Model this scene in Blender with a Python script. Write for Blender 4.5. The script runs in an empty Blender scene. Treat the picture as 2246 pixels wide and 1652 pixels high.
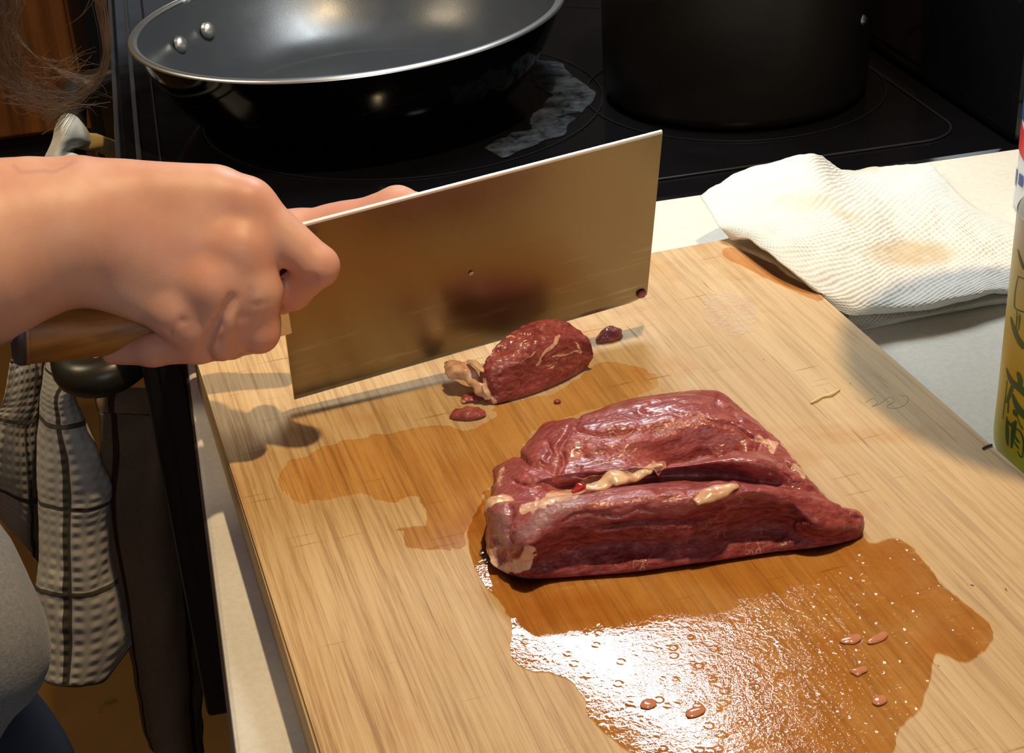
import bpy, math, random
import numpy as np
from mathutils import Matrix, Vector
random.seed(7); rng = np.random.default_rng(7)
C_ = bpy.context.scene.collection
Z0 = 0.93                      # height of the cutting board's top face above the floor

# ------------------------------------------------------------------ camera, world, lights, exposure
CXP, CYP, FPX = 1123.0, 826.0, 3530.0
M = np.array([[0.97187875, -0.22915747, -0.05420837],      # image right, image down, forward (world axes)
              [-0.15724428, -0.46018979, -0.87378464],
              [0.17528814, 0.85773668, -0.48328238]])
CAM = np.array([0.0, 0.0, Z0 + 0.42])
cam_d = bpy.data.cameras.new('camera'); cam = bpy.data.objects.new('camera', cam_d); C_.objects.link(cam)
Rm = Matrix([[M[0][i], -M[1][i], -M[2][i]] for i in range(3)]).to_4x4()
cam.matrix_world = Matrix.Translation(Vector(CAM)) @ Rm
cam_d.sensor_width = 36.0; cam_d.sensor_fit = 'HORIZONTAL'; cam_d.lens = FPX / 2246.0 * 36.0
cam_d.clip_start = 0.02
bpy.context.scene.camera = cam

sc = bpy.context.scene
sc.view_settings.view_transform = 'Standard'; sc.view_settings.look = 'None'
sc.view_settings.gamma = 1.0; sc.view_settings.use_curve_mapping = False
sc.view_settings.exposure = 0.0
w = bpy.data.worlds.new('room_air'); sc.world = w; w.use_nodes = True
w.node_tree.nodes['Background'].inputs[0].default_value = (1.0, 0.78, 0.55, 1)
w.node_tree.nodes['Background'].inputs[1].default_value = 0.055

def area(name, loc, target, sx, sy, power, col):
    d = bpy.data.lights.new(name, 'AREA'); d.shape = 'RECTANGLE'; d.size = sx; d.size_y = sy
    d.energy = power; d.color = col
    o = bpy.data.objects.new(name, d); C_.objects.link(o)
    o.location = loc
    o.rotation_euler = (Vector(target) - Vector(loc)).to_track_quat('-Z', 'Y').to_euler()
    return o
# warm ceiling lamp, above the counter a little towards the camera
WARM = bpy.data.lights.new('ceiling_lamp', 'SPOT'); WARM.energy = 66; WARM.color = (1.0, 0.73, 0.40)
WARM.shadow_soft_size = 0.022; WARM.spot_size = 1.9; WARM.spot_blend = 0.5
wl = bpy.data.objects.new('ceiling_lamp', WARM); C_.objects.link(wl)
wl.location = (0.32, 0.56, Z0 + 1.42)
wl.rotation_euler = (Vector((0.15, 0.70, Z0)) - wl.location).to_track_quat('-Z', 'Y').to_euler()
# cool lamp under the cooker hood
hl_ = area('hood_lamp', (0.325, 1.22, Z0 + 0.60), (0.325, 1.22, Z0), 0.078, 0.34, 5.0, (0.86, 0.95, 1.0))
hl_.rotation_euler = (0, 0, math.radians(30))
# added unseen fill light, brightens the floor and towels behind the person
area('added_room_fill', (-1.2, 1.5, 2.42), (-0.4, 1.5, 0.6), 0.5, 0.5, 17, (1.0, 0.80, 0.52))
# added cool fill from behind the camera, no window there
area('added_fill_light', (0.0, -1.50, 1.95), (0.2, 0.8, 0.95), 1.2, 0.9, 12.5, (0.88, 0.93, 1.0))

# ------------------------------------------------------------------ projection helpers (used to size things)
def ray(x, y):
    return np.array([(x - CXP) / FPX, (y - CYP) / FPX, 1.0]) @ M
def onz(x, y, z=0.0):          # point seen at (x, y) at height z above the board top
    d = ray(x, y); t = (Z0 + z - CAM[2]) / d[2]; return CAM + t * d
def ony(x, y, Y):              # point seen at (x, y) in the vertical plane at distance Y
    d = ray(x, y); t = Y / d[1]; return CAM + t * d
def onx(x, y, X):
    d = ray(x, y); t = X / d[0]; return CAM + t * d
def proj(P):
    v = (np.asarray(P) - CAM) @ M.T
    return CXP + FPX * v[..., 0] / v[..., 2], CYP + FPX * v[..., 1] / v[..., 2]
def R3(x, y, z): return np.array([x, y, z + Z0])

# ------------------------------------------------------------------ object helpers
def tag(o, label=None, cat=None, group=None, kind=None):
    if label: o['label'] = label
    if cat: o['category'] = cat
    if group: o['group'] = group
    if kind: o['kind'] = kind
    return o
def thing(name, loc, label, cat, group=None):
    o = bpy.data.objects.new(name, None); C_.objects.link(o); o.location = Vector(loc)
    o.empty_display_size = 0.02
    return tag(o, label, cat, group)
def wloc(o):
    p = Vector((0, 0, 0))
    while o is not None: p = p + o.location; o = o.parent
    return p
def obj(name, verts, faces, mat, parent=None, smooth=True, uv=None, attrs=None):
    V = np.asarray(verts, float)
    if parent is not None: org = np.array(wloc(parent)); loc = (0, 0, 0)
    else:
        org = np.array([(V[:, 0].min() + V[:, 0].max()) / 2, (V[:, 1].min() + V[:, 1].max()) / 2, V[:, 2].min()]); loc = org
    me = bpy.data.meshes.new(name)
    me.from_pydata((V - org).tolist(), [], [list(map(int, f)) for f in faces] if not isinstance(faces, np.ndarray) else faces.tolist())
    me.materials.append(mat)
    if smooth: me.polygons.foreach_set('use_smooth', [True] * len(me.polygons))
    if uv is not None:
        l = me.uv_layers.new(name='UVMap'); vi = np.empty(len(me.loops), int); me.loops.foreach_get('vertex_index', vi)
        l.data.foreach_set('uv', np.asarray(uv)[vi].astype(np.float32).ravel())
    if attrs:
        for k, a in attrs.items():
            at = me.attributes.new(k, 'FLOAT', 'POINT'); at.data.foreach_set('value', np.asarray(a, np.float32))
    me.update(); me.validate()
    o = bpy.data.objects.new(name, me); C_.objects.link(o)
    if parent is not None: o.parent = parent
    o.location = loc
    return o
def fix_normals(o):
    import bmesh
    bm = bmesh.new(); bm.from_mesh(o.data); bmesh.ops.recalc_face_normals(bm, faces=bm.faces); bm.to_mesh(o.data); bm.free(); return o

def box_vf(lo, hi, bev=0.0):
    x0, y0, z0 = lo; x1, y1, z1 = hi
    if bev <= 0:
        v = [(x0,y0,z0),(x1,y0,z0),(x1,y1,z0),(x0,y1,z0),(x0,y0,z1),(x1,y0,z1),(x1,y1,z1),(x0,y1,z1)]
        f = [(0,3,2,1),(4,5,6,7),(0,1,5,4),(1,2,6,5),(2,3,7,6),(3,0,4,7)]
        return np.array(v, float), f
    import bmesh
    bm = bmesh.new(); v, f = box_vf(lo, hi); vs = [bm.verts.new(p) for p in v]
    for q in f: bm.faces.new([vs[i] for i in q])
    bmesh.ops.bevel(bm, geom=bm.edges[:], offset=bev, segments=2, affect='EDGES', profile=0.5)
    bm.verts.index_update()
    V = np.array([p.co[:] for p in bm.verts]); F = [[p.index for p in q.verts] for q in bm.faces]; bm.free()
    return V, F
def merge(*parts):
    V = []; F = []; n = 0
    for v, f in parts:
        v = np.asarray(v); V.append(v); F += [[int(i) + n for i in q] for q in f]; n += len(v)
    return np.vstack(V), F
def lathe(prof, c, n=64, axis=None, cap=True):
    """prof: list of (r, z); c: centre; axis: unit vector of the turning axis"""
    a = np.array([0, 0, 1.0]) if axis is None else np.asarray(axis, float) / np.linalg.norm(axis)
    t = np.array([1.0, 0, 0]) if abs(a[0]) < .9 else np.array([0, 1.0, 0])
    e1 = t - a * (a @ t); e1 /= np.linalg.norm(e1); e2 = np.cross(a, e1)
    V = []; F = []
    th = np.linspace(0, 2 * np.pi, n, endpoint=False)
    for r, z in prof:
        V.append(c + z * a + r * (np.cos(th)[:, None] * e1 + np.sin(th)[:, None] * e2))
    for k in range(len(prof) - 1):
        for i in range(n):
            j = (i + 1) % n; F.append((k*n+i, k*n+j, (k+1)*n+j, (k+1)*n+i))
    V = np.vstack(V)
    if cap:
        F.append(tuple(range(n))[::-1]); F.append(tuple(range((len(prof)-1)*n, len(prof)*n)))
    return V, F
def tube(path, rad, n=10, cap=True, flat=None):
    P = np.asarray(path, float); R = np.ones(len(P)) * rad if np.isscalar(rad) else np.asarray(rad)
    V = []; F = []
    T = np.gradient(P, axis=0); T /= np.linalg.norm(T, axis=1)[:, None] + 1e-12
    up = np.array([0, 0, 1.0]) if abs(T[0][2]) < .9 else np.array([1.0, 0, 0])
    th = np.linspace(0, 2*np.pi, n, endpoint=False)
    for k in range(len(P)):
        e1 = np.cross(T[k], up); e1 /= np.linalg.norm(e1) + 1e-12; e2 = np.cross(e1, T[k]); up = e2
        fl = 1.0 if flat is None else flat
        V.append(P[k] + R[k] * (np.cos(th)[:, None] * e1 + fl * np.sin(th)[:, None] * e2))
    for k in range(len(P)-1):
        for i in range(n):
            j = (i+1) % n; F.append((k*n+i, k*n+j, (k+1)*n+j, (k+1)*n+i))
    if cap: F.append(tuple(range(n))[::-1]); F.append(tuple(range((len(P)-1)*n, len(P)*n)))
    return np.vstack(V), F
def cr(P, n, closed=False):
    """Catmull-Rom resample of P (k, ...) to n samples"""
    P = np.asarray(P, float); k = len(P)
    t = np.linspace(0, k, n, endpoint=False) if closed else np.linspace(0, k-1, n)
    i = np.floor(t).astype(int)
    if not closed: i = np.minimum(i, k-2)
    u = (t - i).reshape((-1,) + (1,)*(P.ndim-1))
    g = (lambda j: P[j % k]) if closed else (lambda j: P[np.clip(j, 0, k-1)])
    p0, p1, p2, p3 = g(i-1), g(i), g(i+1), g(i+2)
    return 0.5*((2*p1) + (-p0+p2)*u + (2*p0-5*p1+4*p2-p3)*u*u + (-p0+3*p1-3*p2+p3)*u**3)
def loft(G, nr, nc, closed=False):
    G = cr(G, nr); G = cr(G.transpose(1, 0, 2), nc, closed).transpose(1, 0, 2)
    return G
def grid_vf(G, closed=False, caps=False):
    nr, nc = G.shape[:2]; F = []
    m = nc if closed else nc-1
    for r in range(nr-1):
        for c in range(m):
            d = (c+1) % nc; F.append((r*nc+c, r*nc+d, (r+1)*nc+d, (r+1)*nc+c))
    if caps: F.append(tuple(range(nc))[::-1]); F.append(tuple(range((nr-1)*nc, nr*nc)))
    return G.reshape(-1, 3), F
def grid_uv(nr, nc):
    a, b = np.meshgrid(np.linspace(0, 1, nr), np.linspace(0, 1, nc), indexing='ij'); return np.stack([b.ravel(), a.ravel()], 1)
# cheap smooth 3d noise
class VN:
    def __init__(s, seed=0): s.t = np.random.default_rng(seed).random((32, 32, 32)) * 2 - 1
    def __call__(s, P, f=1.0):
        p = np.asarray(P) * f; i = np.floor(p).astype(int); u = p - i; u = u*u*(3-2*u); o = 0
        for a in (0, 1):
            for b in (0, 1):
                for c in (0, 1):
                    wgt = (u[..., 0] if a else 1-u[..., 0])*(u[..., 1] if b else 1-u[..., 1])*(u[..., 2] if c else 1-u[..., 2])
                    o = o + wgt * s.t[(i[..., 0]+a) % 32, (i[..., 1]+b) % 32, (i[..., 2]+c) % 32]
        return o
N1 = VN(1); N2 = VN(2)
def grid_normals(G):
    a = np.gradient(G, axis=0); b = np.gradient(G, axis=1); n = np.cross(a, b); return n / (np.linalg.norm(n, axis=2)[..., None] + 1e-12)

# ------------------------------------------------------------------ signed distance modelling (bodies)
def surface_nets(F, org, h):
    nx, ny, nz = F.shape; ins = F < 0
    mix = np.zeros((nx-1, ny-1, nz-1), bool); alli = np.ones_like(mix)
    acc = np.zeros(mix.shape + (3,), np.float32); cnt = np.zeros(mix.shape, np.float32)
    sl = lambda A, d: A[d[0]:d[0]+nx-1, d[1]:d[1]+ny-1, d[2]:d[2]+nz-1]
    cs = [(i, j, k) for i in (0, 1) for j in (0, 1) for k in (0, 1)]
    for c in cs: s = sl(ins, c); mix |= s; alli &= s
    mix &= ~alli
    for a in cs:
        for ax in range(3):
            if a[ax]: continue
            b = list(a); b[ax] = 1
            fa = sl(F, a); fb = sl(F, b); cr_ = (fa < 0) != (fb < 0)
            t = np.where(cr_, fa/(fa-fb+1e-20), 0)
            for q in range(3):
                acc[..., q] += np.where(cr_, a[q] + (t if q == ax else 0), 0)
            cnt += cr_
    idx = -np.ones(mix.shape, int); idx[mix] = np.arange(mix.sum())
    cell = np.argwhere(mix); V = org + h*(cell + acc[mix]/np.maximum(cnt[mix], 1)[:, None])
    Q = []
    for ax in range(3):
        u, v = (ax+1) % 3, (ax+2) % 3
        sA = [slice(0, n) for n in F.shape]; sB = [slice(0, n) for n in F.shape]
        sA[ax] = slice(0, F.shape[ax]-1); sB[ax] = slice(1, F.shape[ax])
        A = ins[tuple(sA)]; B = ins[tuple(sB)]
        E = np.argwhere(A != B); E = E[(E[:, u] > 0) & (E[:, v] > 0) & (E[:, u] < F.shape[u]-1) & (E[:, v] < F.shape[v]-1)]
        sgn = A[E[:, 0], E[:, 1], E[:, 2]]
        def id_(du, dv):
            e = E.copy(); e[:, u] -= du; e[:, v] -= dv; return idx[e[:, 0], e[:, 1], e[:, 2]]
        q = np.stack([id_(1, 1), id_(0, 1), id_(0, 0), id_(1, 0)], 1); q[~sgn] = q[~sgn][:, ::-1]; Q.append(q)
    return V, np.vstack(Q)
def sd_cone(P, a, b, ra, rb):
    ab = b-a; L2 = ab @ ab; t = np.clip(((P-a) @ ab)/L2, 0, 1)
    return np.linalg.norm(P-a-t[..., None]*ab, axis=-1) - (ra+(rb-ra)*t)
def sd_ell(P, c, r, Rx=None):
    q = P-c
    if Rx is not None: q = q @ Rx.T
    k0 = np.linalg.norm(q/r, axis=-1); k1 = np.linalg.norm(q/(np.asarray(r)**2), axis=-1)
    return k0*(k0-1)/(k1+1e-9)
def smin(a, b, k):
    h = np.clip(0.5+0.5*(b-a)/k, 0, 1); return b*(1-h)+a*h-k*h*(1-h)
def sdf_mesh(prims, h, pad=0.012, post=None):
    """prims: ('c',a,b,ra,rb,k) or ('e',c,r,R,k) or negative k entries 'g' (groove)"""
    lo = np.full(3, 1e9); hi = -lo
    for p in prims:
        if p[0] == 'c':
            for q, r in ((p[1], p[3]), (p[2], p[4])): lo = np.minimum(lo, q-r); hi = np.maximum(hi, q+r)
        elif p[0] == 'e': lo = np.minimum(lo, p[1]-max(p[2])); hi = np.maximum(hi, p[1]+max(p[2]))
    lo -= pad; hi += pad; n = np.ceil((hi-lo)/h).astype(int)+1
    ax = [lo[i]+h*np.arange(n[i]) for i in range(3)]
    F = np.full(tuple(n), 1.0, np.float32)
    for p in prims:
        if p[0] == 'c': a = np.minimum(p[1]-p[3], p[2]-p[4]); b = np.maximum(p[1]+p[3], p[2]+p[4]); k = p[5]
        elif p[0] == 'e': a = p[1]-max(p[2]); b = p[1]+max(p[2]); k = p[4]
        else: a = np.minimum(p[1], p[2])-p[3]; b = np.maximum(p[1], p[2])+p[3]; k = p[5]
        m = 0.02 + k
        i0 = np.clip(((a-m-lo)/h).astype(int), 0, n); i1 = np.clip(((b+m-lo)/h).astype(int)+2, 0, n)
        if (i1 <= i0).any(): continue
        X = np.stack(np.meshgrid(*[ax[i][i0[i]:i1[i]] for i in range(3)], indexing='ij'), -1)
        s = tuple(slice(i0[i], i1[i]) for i in range(3))
        if p[0] == 'c': F[s] = smin(F[s], sd_cone(X, p[1], p[2], p[3], p[4]), k)
        elif p[0] == 'e': F[s] = smin(F[s], sd_ell(X, p[1], p[2], p[3]), k)
        else: F[s] = -smin(-F[s], sd_cone(X, p[1], p[2], p[3], p[4]), k)
    if post is not None:
        X = np.stack(np.meshgrid(*ax, indexing='ij'), -1); F = post(F, X)
    return surface_nets(F, lo, h)

# ------------------------------------------------------------------ materials
class NT:
    def __init__(s, name):
        s.m = bpy.data.materials.new(name); s.m.use_nodes = True; s.t = s.m.node_tree; s.n = s.t.nodes
        s.b = s.n['Principled BSDF']; s.out = s.n['Material Output']
    def new(s, typ, ins=None, **kw):
        n = s.n.new(typ)
        for k, v in kw.items(): setattr(n, k, v)
        for k, v in (ins or {}).items():
            if isinstance(v, bpy.types.NodeSocket): s.t.links.new(v, n.inputs[k])
            else: n.inputs[k].default_value = v
        return n
    def coord(s, kind='Object', ob=None):
        n = s.new('ShaderNodeTexCoord'); n.object = ob; return n.outputs[kind]
    def pos(s): return s.new('ShaderNodeNewGeometry').outputs['Position']
    def mapv(s, v, scale=(1,1,1), rot=(0,0,0), loc=(0,0,0)):
        return s.new('ShaderNodeMapping', {'Vector': v, 'Scale': scale, 'Rotation': rot, 'Location': loc}).outputs[0]
    def noise(s, v, scale=5, detail=4, rough=.5, dist=0):
        return s.new('ShaderNodeTexNoise', {'Vector': v, 'Scale': scale, 'Detail': detail, 'Roughness': rough, 'Distortion': dist}).outputs['Fac']
    def vor(s, v, scale=5, feature='F1', out='Distance'):
        return s.new('ShaderNodeTexVoronoi', {'Vector': v, 'Scale': scale}, feature=feature).outputs[out]
    def wave(s, v, scale=5, dist=0, detail=2, dscale=1, **kw):
        return s.new('ShaderNodeTexWave', {'Vector': v, 'Scale': scale, 'Distortion': dist, 'Detail': detail, 'Detail Scale': dscale}, **kw).outputs['Fac']
    def ramp(s, f, stops, interp='LINEAR'):
        n = s.new('ShaderNodeValToRGB', {'Fac': f}); cr_ = n.color_ramp; cr_.interpolation = interp
        while len(cr_.elements) < len(stops): cr_.elements.new(0.5)
        for e, (p, c) in zip(cr_.elements, stops):
            e.position = p; e.color = (c, c, c, 1) if isinstance(c, (int, float)) else tuple(c) + (1,)
        return n.outputs[0]
    def mix(s, f, a, b, mode='MIX'):
        n = s.new('ShaderNodeMix', data_type='RGBA', blend_type=mode)
        for sock, v in ((n.inputs[0], f), (n.inputs[6], a), (n.inputs[7], b)):
            if isinstance(v, bpy.types.NodeSocket): s.t.links.new(v, sock)
            elif isinstance(v, (int, float)): sock.default_value = v if sock.type == 'VALUE' else (v, v, v, 1)
            else: sock.default_value = tuple(v)+(1,)
        return n.outputs[2]
    def math(s, op, a, b=0.0, c=0.0):
        n = s.new('ShaderNodeMath', operation=op)
        for i, v in enumerate((a, b, c)):
            if isinstance(v, bpy.types.NodeSocket): s.t.links.new(v, n.inputs[i])
            else: n.inputs[i].default_value = v
        return n.outputs[0]
    def sep(s, v): return s.new('ShaderNodeSeparateXYZ', {'Vector': v}).outputs
    def attr(s, name): return s.new('ShaderNodeAttribute', attribute_name=name).outputs['Fac']
    def rnd(s): return s.new('ShaderNodeObjectInfo').outputs['Random']
    def bump(s, h, strength=.5, dist=.001, prev=None):
        d = {'Height': h, 'Strength': strength, 'Distance': dist}
        if prev is not None: d['Normal'] = prev
        return s.new('ShaderNodeBump', d).outputs[0]
    def set(s, **kw):
        names = dict(base='Base Color', rough='Roughness', metal='Metallic', normal='Normal', spec='Specular IOR Level', coat='Coat Weight',
                     coatr='Coat Roughness', coatn='Coat Normal', sss='Subsurface Weight', sssr='Subsurface Radius', ssss='Subsurface Scale', aniso='Anisotropic',
                     sheen='Sheen Weight', ior='IOR', alpha='Alpha', trans='Transmission Weight', sheenr='Sheen Roughness')
        for k, v in kw.items():
            i = s.b.inputs[names[k]]
            if isinstance(v, bpy.types.NodeSocket): s.t.links.new(v, i)
            elif isinstance(v, (tuple, list)) and len(v) == 3 and i.type == 'RGBA': i.default_value = tuple(v)+(1,)
            else: i.default_value = v
        return s.m
def L(r, g, b): return tuple(((c/255)/12.92 if c/255 <= .04045 else ((c/255+.055)/1.055)**2.4) for c in (r, g, b))
def plain(name, col, rough=.5, **kw):
    return NT(name).set(base=col, rough=rough, **kw)

BHT = .1112
def m_counter():
    t = NT('counter_laminate'); p = t.pos()
    a = t.noise(p, 9, 4); b = t.noise(p, 260, 3, .7)
    c = t.ramp(a, [(.35, (.66, .645, .59)), (.62, (.74, .72, .66))])
    st = t.ramp(t.noise(t.mapv(p, loc=(3, 1, 0)), 14, 3, .6), [(.60, 0), (.72, 1)])
    c = t.mix(t.math('MULTIPLY', st, .35), c, (.62, .58, .40))
    c = t.mix(.12, c, t.ramp(b, [(.35, (.35, .35, .33)), (.65, (.95, .95, .9))]))
    return t.set(base=c, rough=.38, normal=t.bump(b, .12, .0006), spec=.4)
def m_board(ob):
    t = NT('bamboo'); o = t.coord('Object', ob)
    g1 = t.noise(t.mapv(o, (1, .022, 1)), 520, 4, .7)         # fine fibres along the board
    g2 = t.noise(t.mapv(o, (1, .05, 1)), 120, 2, .5)
    g3 = t.noise(o, 7, 3, .5); r = t.rnd()
    c = t.ramp(g1, [(.36, (.27, .135, .045)), (.47, (.57, .365, .155)), (.60, (.74, .54, .29))])
    c = t.mix(.30, c, t.ramp(g2, [(.3, (.50, .30, .11)), (.6, (.78, .58, .30))]))
    dry = t.math('ADD', t.math('MULTIPLY', t.sep(o)[0], 2.4), t.math('MULTIPLY', g3, .9))
    c = t.mix(t.ramp(dry, [(.45, 0), (1.0, .8)]), c, t.mix(.5, c, (.66, .55, .40)))
    c = t.mix(t.math('MULTIPLY', r, .22), c, (.42, .22, .06)); c = t.mix(.22, c, (.30, .17, .07))
    # fine dark dashes and knife scores
    d = t.ramp(t.noise(t.mapv(o, (1, .03, 1), loc=(2, 0, 0)), 400, 3, .65), [(.60, 0), (.70, 1)])
    s1 = t.ramp(t.noise(t.mapv(o, (.05, 1, 1), rot=(0, 0, .55)), 420, 2, .5), [(.71, 0), (.76, 1)])
    s2 = t.ramp(t.noise(t.mapv(o, (.05, 1, 1), rot=(0, 0, -.5), loc=(1, 5, 0)), 380, 2, .5), [(.72, 0), (.77, 1)])
    s3 = t.ramp(t.noise(t.mapv(o, (1, .06, 1), rot=(0, 0, .12), loc=(4, 5, 0)), 260, 2, .5), [(.72, 0), (.76, 1)])
    area_ = t.ramp(t.noise(o, 11, 2), [(.42, 0), (.6, 1)])
    sc_ = t.math('MULTIPLY', t.math('MAXIMUM', t.math('MAXIMUM', s1, s2), s3), area_)
    c = t.mix(t.math('MULTIPLY', t.math('MAXIMUM', t.math('MULTIPLY', d, .62), sc_), .62), c, (.20, .09, .03))
    # mottled stains left by juice
    st = t.ramp(t.noise(t.mapv(o, loc=(7, 3, 1)), 13, 4, .62, .4), [(.55, 0), (.68, 1)])
    c = t.mix(t.math('MULTIPLY', st, .42), c, (.46, .20, .045))
    sp = t.ramp(t.noise(t.mapv(o, (1, .5, 1), loc=(1, 2, 1)), 240, 2), [(.74, 0), (.78, 1)])
    sp = t.math('MULTIPLY', sp, t.ramp(t.noise(t.mapv(o, loc=(2, 3, 1)), 9, 2), [(.55, 0), (.65, 1)]))
    c = t.mix(sp, c, (.10, .04, .02))
    h = t.math('ADD', g1, t.math('MULTIPLY', sc_, -1.2))
    return t.set(base=c, rough=t.ramp(g3, [(.3, .42), (.7, .6)]), normal=t.bump(h, .35, .0005), spec=.35)
def m_film(tint, rough, bumpy, name):
    t = NT(name); n = t.n; p = t.pos()
    n1 = t.noise(p, 330, 3, .65); n2 = t.noise(p, 60, 2, .5)
    bub = t.ramp(t.vor(p, 130), [(.18, 1), (.30, 0)])
    h = t.math('ADD', t.math('ADD', t.math('MULTIPLY', n1, .40), t.math('MULTIPLY', n2, .35)), t.math('MULTIPLY', bub, .30)); sx = t.sep(p); rgt = t.ramp(t.math('ADD', sx[0], t.math('MULTIPLY', t.math('SUBTRACT', n2, .5), .06)), [(.135, .25), (.175, 1.0)])
    nb = t.bump(h, t.math('MULTIPLY', rgt, bumpy), .0012)
    bl = t.ramp(t.noise(p, 26, 4, .6), [(.36, .35), (.6, 1)])
    tr = t.new('ShaderNodeBsdfTransparent', {'Color': t.mix(bl, tuple(1-(1-q)*.45 for q in tint), tuple(tint))}).outputs[0]
    gl = t.new('ShaderNodeBsdfGlossy', {'Color': (1, 1, 1, 1), 'Roughness': rough, 'Normal': nb}).outputs[0]
    fr = t.new('ShaderNodeFresnel', {'IOR': 1.45, 'Normal': nb}).outputs[0]
    mx = t.new('ShaderNodeMixShader', {0: fr, 1: tr, 2: gl}).outputs[0]
    t.t.links.new(mx, t.out.inputs['Surface']); n.remove(t.b)
    return t.m
def m_meat(name='raw_beef', cut=True):
    t = NT(name); o = t.pos()
    fat = t.attr('fat'); face = t.attr('face'); blue = t.attr('blue')
    a = t.noise(o, 70, 4, .6); b = t.noise(t.mapv(o, (.35, 1, 1), rot=(0, 0, .5)), 420, 3, .6)
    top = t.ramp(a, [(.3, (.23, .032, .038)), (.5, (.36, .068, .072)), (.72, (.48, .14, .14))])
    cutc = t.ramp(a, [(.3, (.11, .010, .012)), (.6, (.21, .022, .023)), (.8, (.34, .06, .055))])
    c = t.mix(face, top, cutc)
    c = t.mix(.38, c, t.ramp(b, [(.35, (.12, .01, .012)), (.7, (.52, .15, .13))]))
    v = t.new('ShaderNodeTexVoronoi', {'Vector': t.mix(.12, t.mapv(o, (1, .55, 1.2)), t.new('ShaderNodeTexNoise', {'Vector': o, 'Scale': 60.0}).outputs['Color']), 'Scale': 62.0}, feature='DISTANCE_TO_EDGE').outputs[0]
    vein = t.math('MULTIPLY', t.ramp(v, [(.012, 1), (.035, 0)]), t.ramp(t.noise(o, 55, 2), [(.52, 0), (.64, 1)]))
    c = t.mix(t.math('MULTIPLY', vein, t.math('ADD', .25, t.math('MULTIPLY', face, .35))), c, (.62, .27, .20))
    c = t.mix(t.math('MULTIPLY', blue, .6), c, (.42, .30, .36))
    fc = t.ramp(t.noise(o, 200, 3), [(.3, (.62, .32, .22)), (.65, (.78, .52, .36))])
    fm = t.ramp(t.math('ADD', fat, t.math('MULTIPLY', t.math('SUBTRACT', t.noise(o, 180, 3), .5), .9)), [(.42, 0), (.58, 1)])
    c = t.mix(fm, c, fc)
    gr = t.vor(t.mapv(o, (.7, 1, 1)), 620)
    n = t.bump(t.math('ADD', t.math('MULTIPLY', b, .7), t.math('ADD', a, t.math('MULTIPLY', gr, .5))), .6, .0010)
    lowf = t.noise(t.mapv(o, (.35, 1, 1), rot=(0, 0, .25)), 120, 4, .6)
    cn = t.bump(t.math('ADD', lowf, t.math('MULTIPLY', b, .10)), .6, .0012)
    rg = t.ramp(t.noise(o, 150, 3), [(.35, .30), (.7, .50)])
    rg = t.math('ADD', rg, t.math('MULTIPLY', face, .10))
    cw = t.math('MULTIPLY', t.math('SUBTRACT', .70, t.math('MULTIPLY', face, .58)), t.ramp(t.noise(o, 48, 3), [(.42, .12), (.62, 1)]))
    return t.set(base=c, rough=rg, normal=n, spec=t.math('SUBTRACT', .40, t.math('MULTIPLY', face, .25)), sss=.15, sssr=(.01, .003, .002), ssss=.15, coat=cw, coatr=.14, coatn=cn)
def m_fat():
    t = NT('beef_fat'); o = t.pos()
    c = t.ramp(t.noise(o, 160, 4), [(.3, (.60, .28, .16)), (.6, (.80, .56, .36))])
    n = t.bump(t.noise(o, 300, 3), .4, .0008)
    return t.set(base=c, rough=.3, normal=n, coat=.5, coatr=.15, sss=.2, sssr=(.01, .005, .003), ssss=.15)
def m_skin():
    t = NT('skin'); o = t.pos(); red = t.attr('red')
    a = t.noise(o, 45, 3, .5); f = t.noise(o, 1300, 3, .6)
    c = t.ramp(a, [(.3, (.62, .315, .225)), (.7, (.70, .395, .29))])
    c = t.mix(t.math('MULTIPLY', red, .8), c, (.62, .235, .165))
    c = t.mix(t.attr('ink'), c, (.42, .24, .23))
    wr = t.wave(t.mapv(o, (1, 1, 1), rot=(.3, 1.1, .3)), 210, 9, 3, 2.2, bands_direction='X')
    n = t.bump(t.math('ADD', f, t.math('MULTIPLY', wr, .22)), .09, .0005)
    return t.set(base=c, rough=.47, normal=n, spec=.42, sss=.22, sssr=(.012, .005, .003), ssss=.35)
def m_blade():
    t = NT('brushed_steel'); o = t.coord('Object')
    br = t.noise(t.mapv(o, (.03, 1, 1)), 900, 3, .6); sm = t.noise(o, 16, 3)
    low = t.sep(o)[2]
    sc1 = t.ramp(t.noise(t.mapv(o, (.07, 1, 1), rot=(0, -.10, 0)), 230, 4, .65), [(.56, 0), (.70, 1)])
    fade = t.math('MULTIPLY', t.ramp(low, [(.0, .9), (.030, .6), (.055, 0)]), t.ramp(t.noise(o, 30, 2), [(.4, .3), (.6, 1)]))
    scr = t.math('MULTIPLY', sc1, fade)
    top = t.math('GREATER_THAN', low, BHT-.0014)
    c = t.mix(sm, (.27, .235, .175), (.33, .29, .22))
    c = t.mix(t.math('MULTIPLY', scr, .55), c, (.75, .68, .58))
    c = t.mix(top, c, (.9, .9, .9))  # spine whitened in the colour to stand for its bright reflection
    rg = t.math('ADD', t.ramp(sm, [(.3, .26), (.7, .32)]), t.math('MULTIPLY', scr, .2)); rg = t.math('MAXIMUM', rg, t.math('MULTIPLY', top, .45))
    return t.set(base=c, metal=1.0, rough=rg, normal=t.bump(br, .05, .0003))
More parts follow.
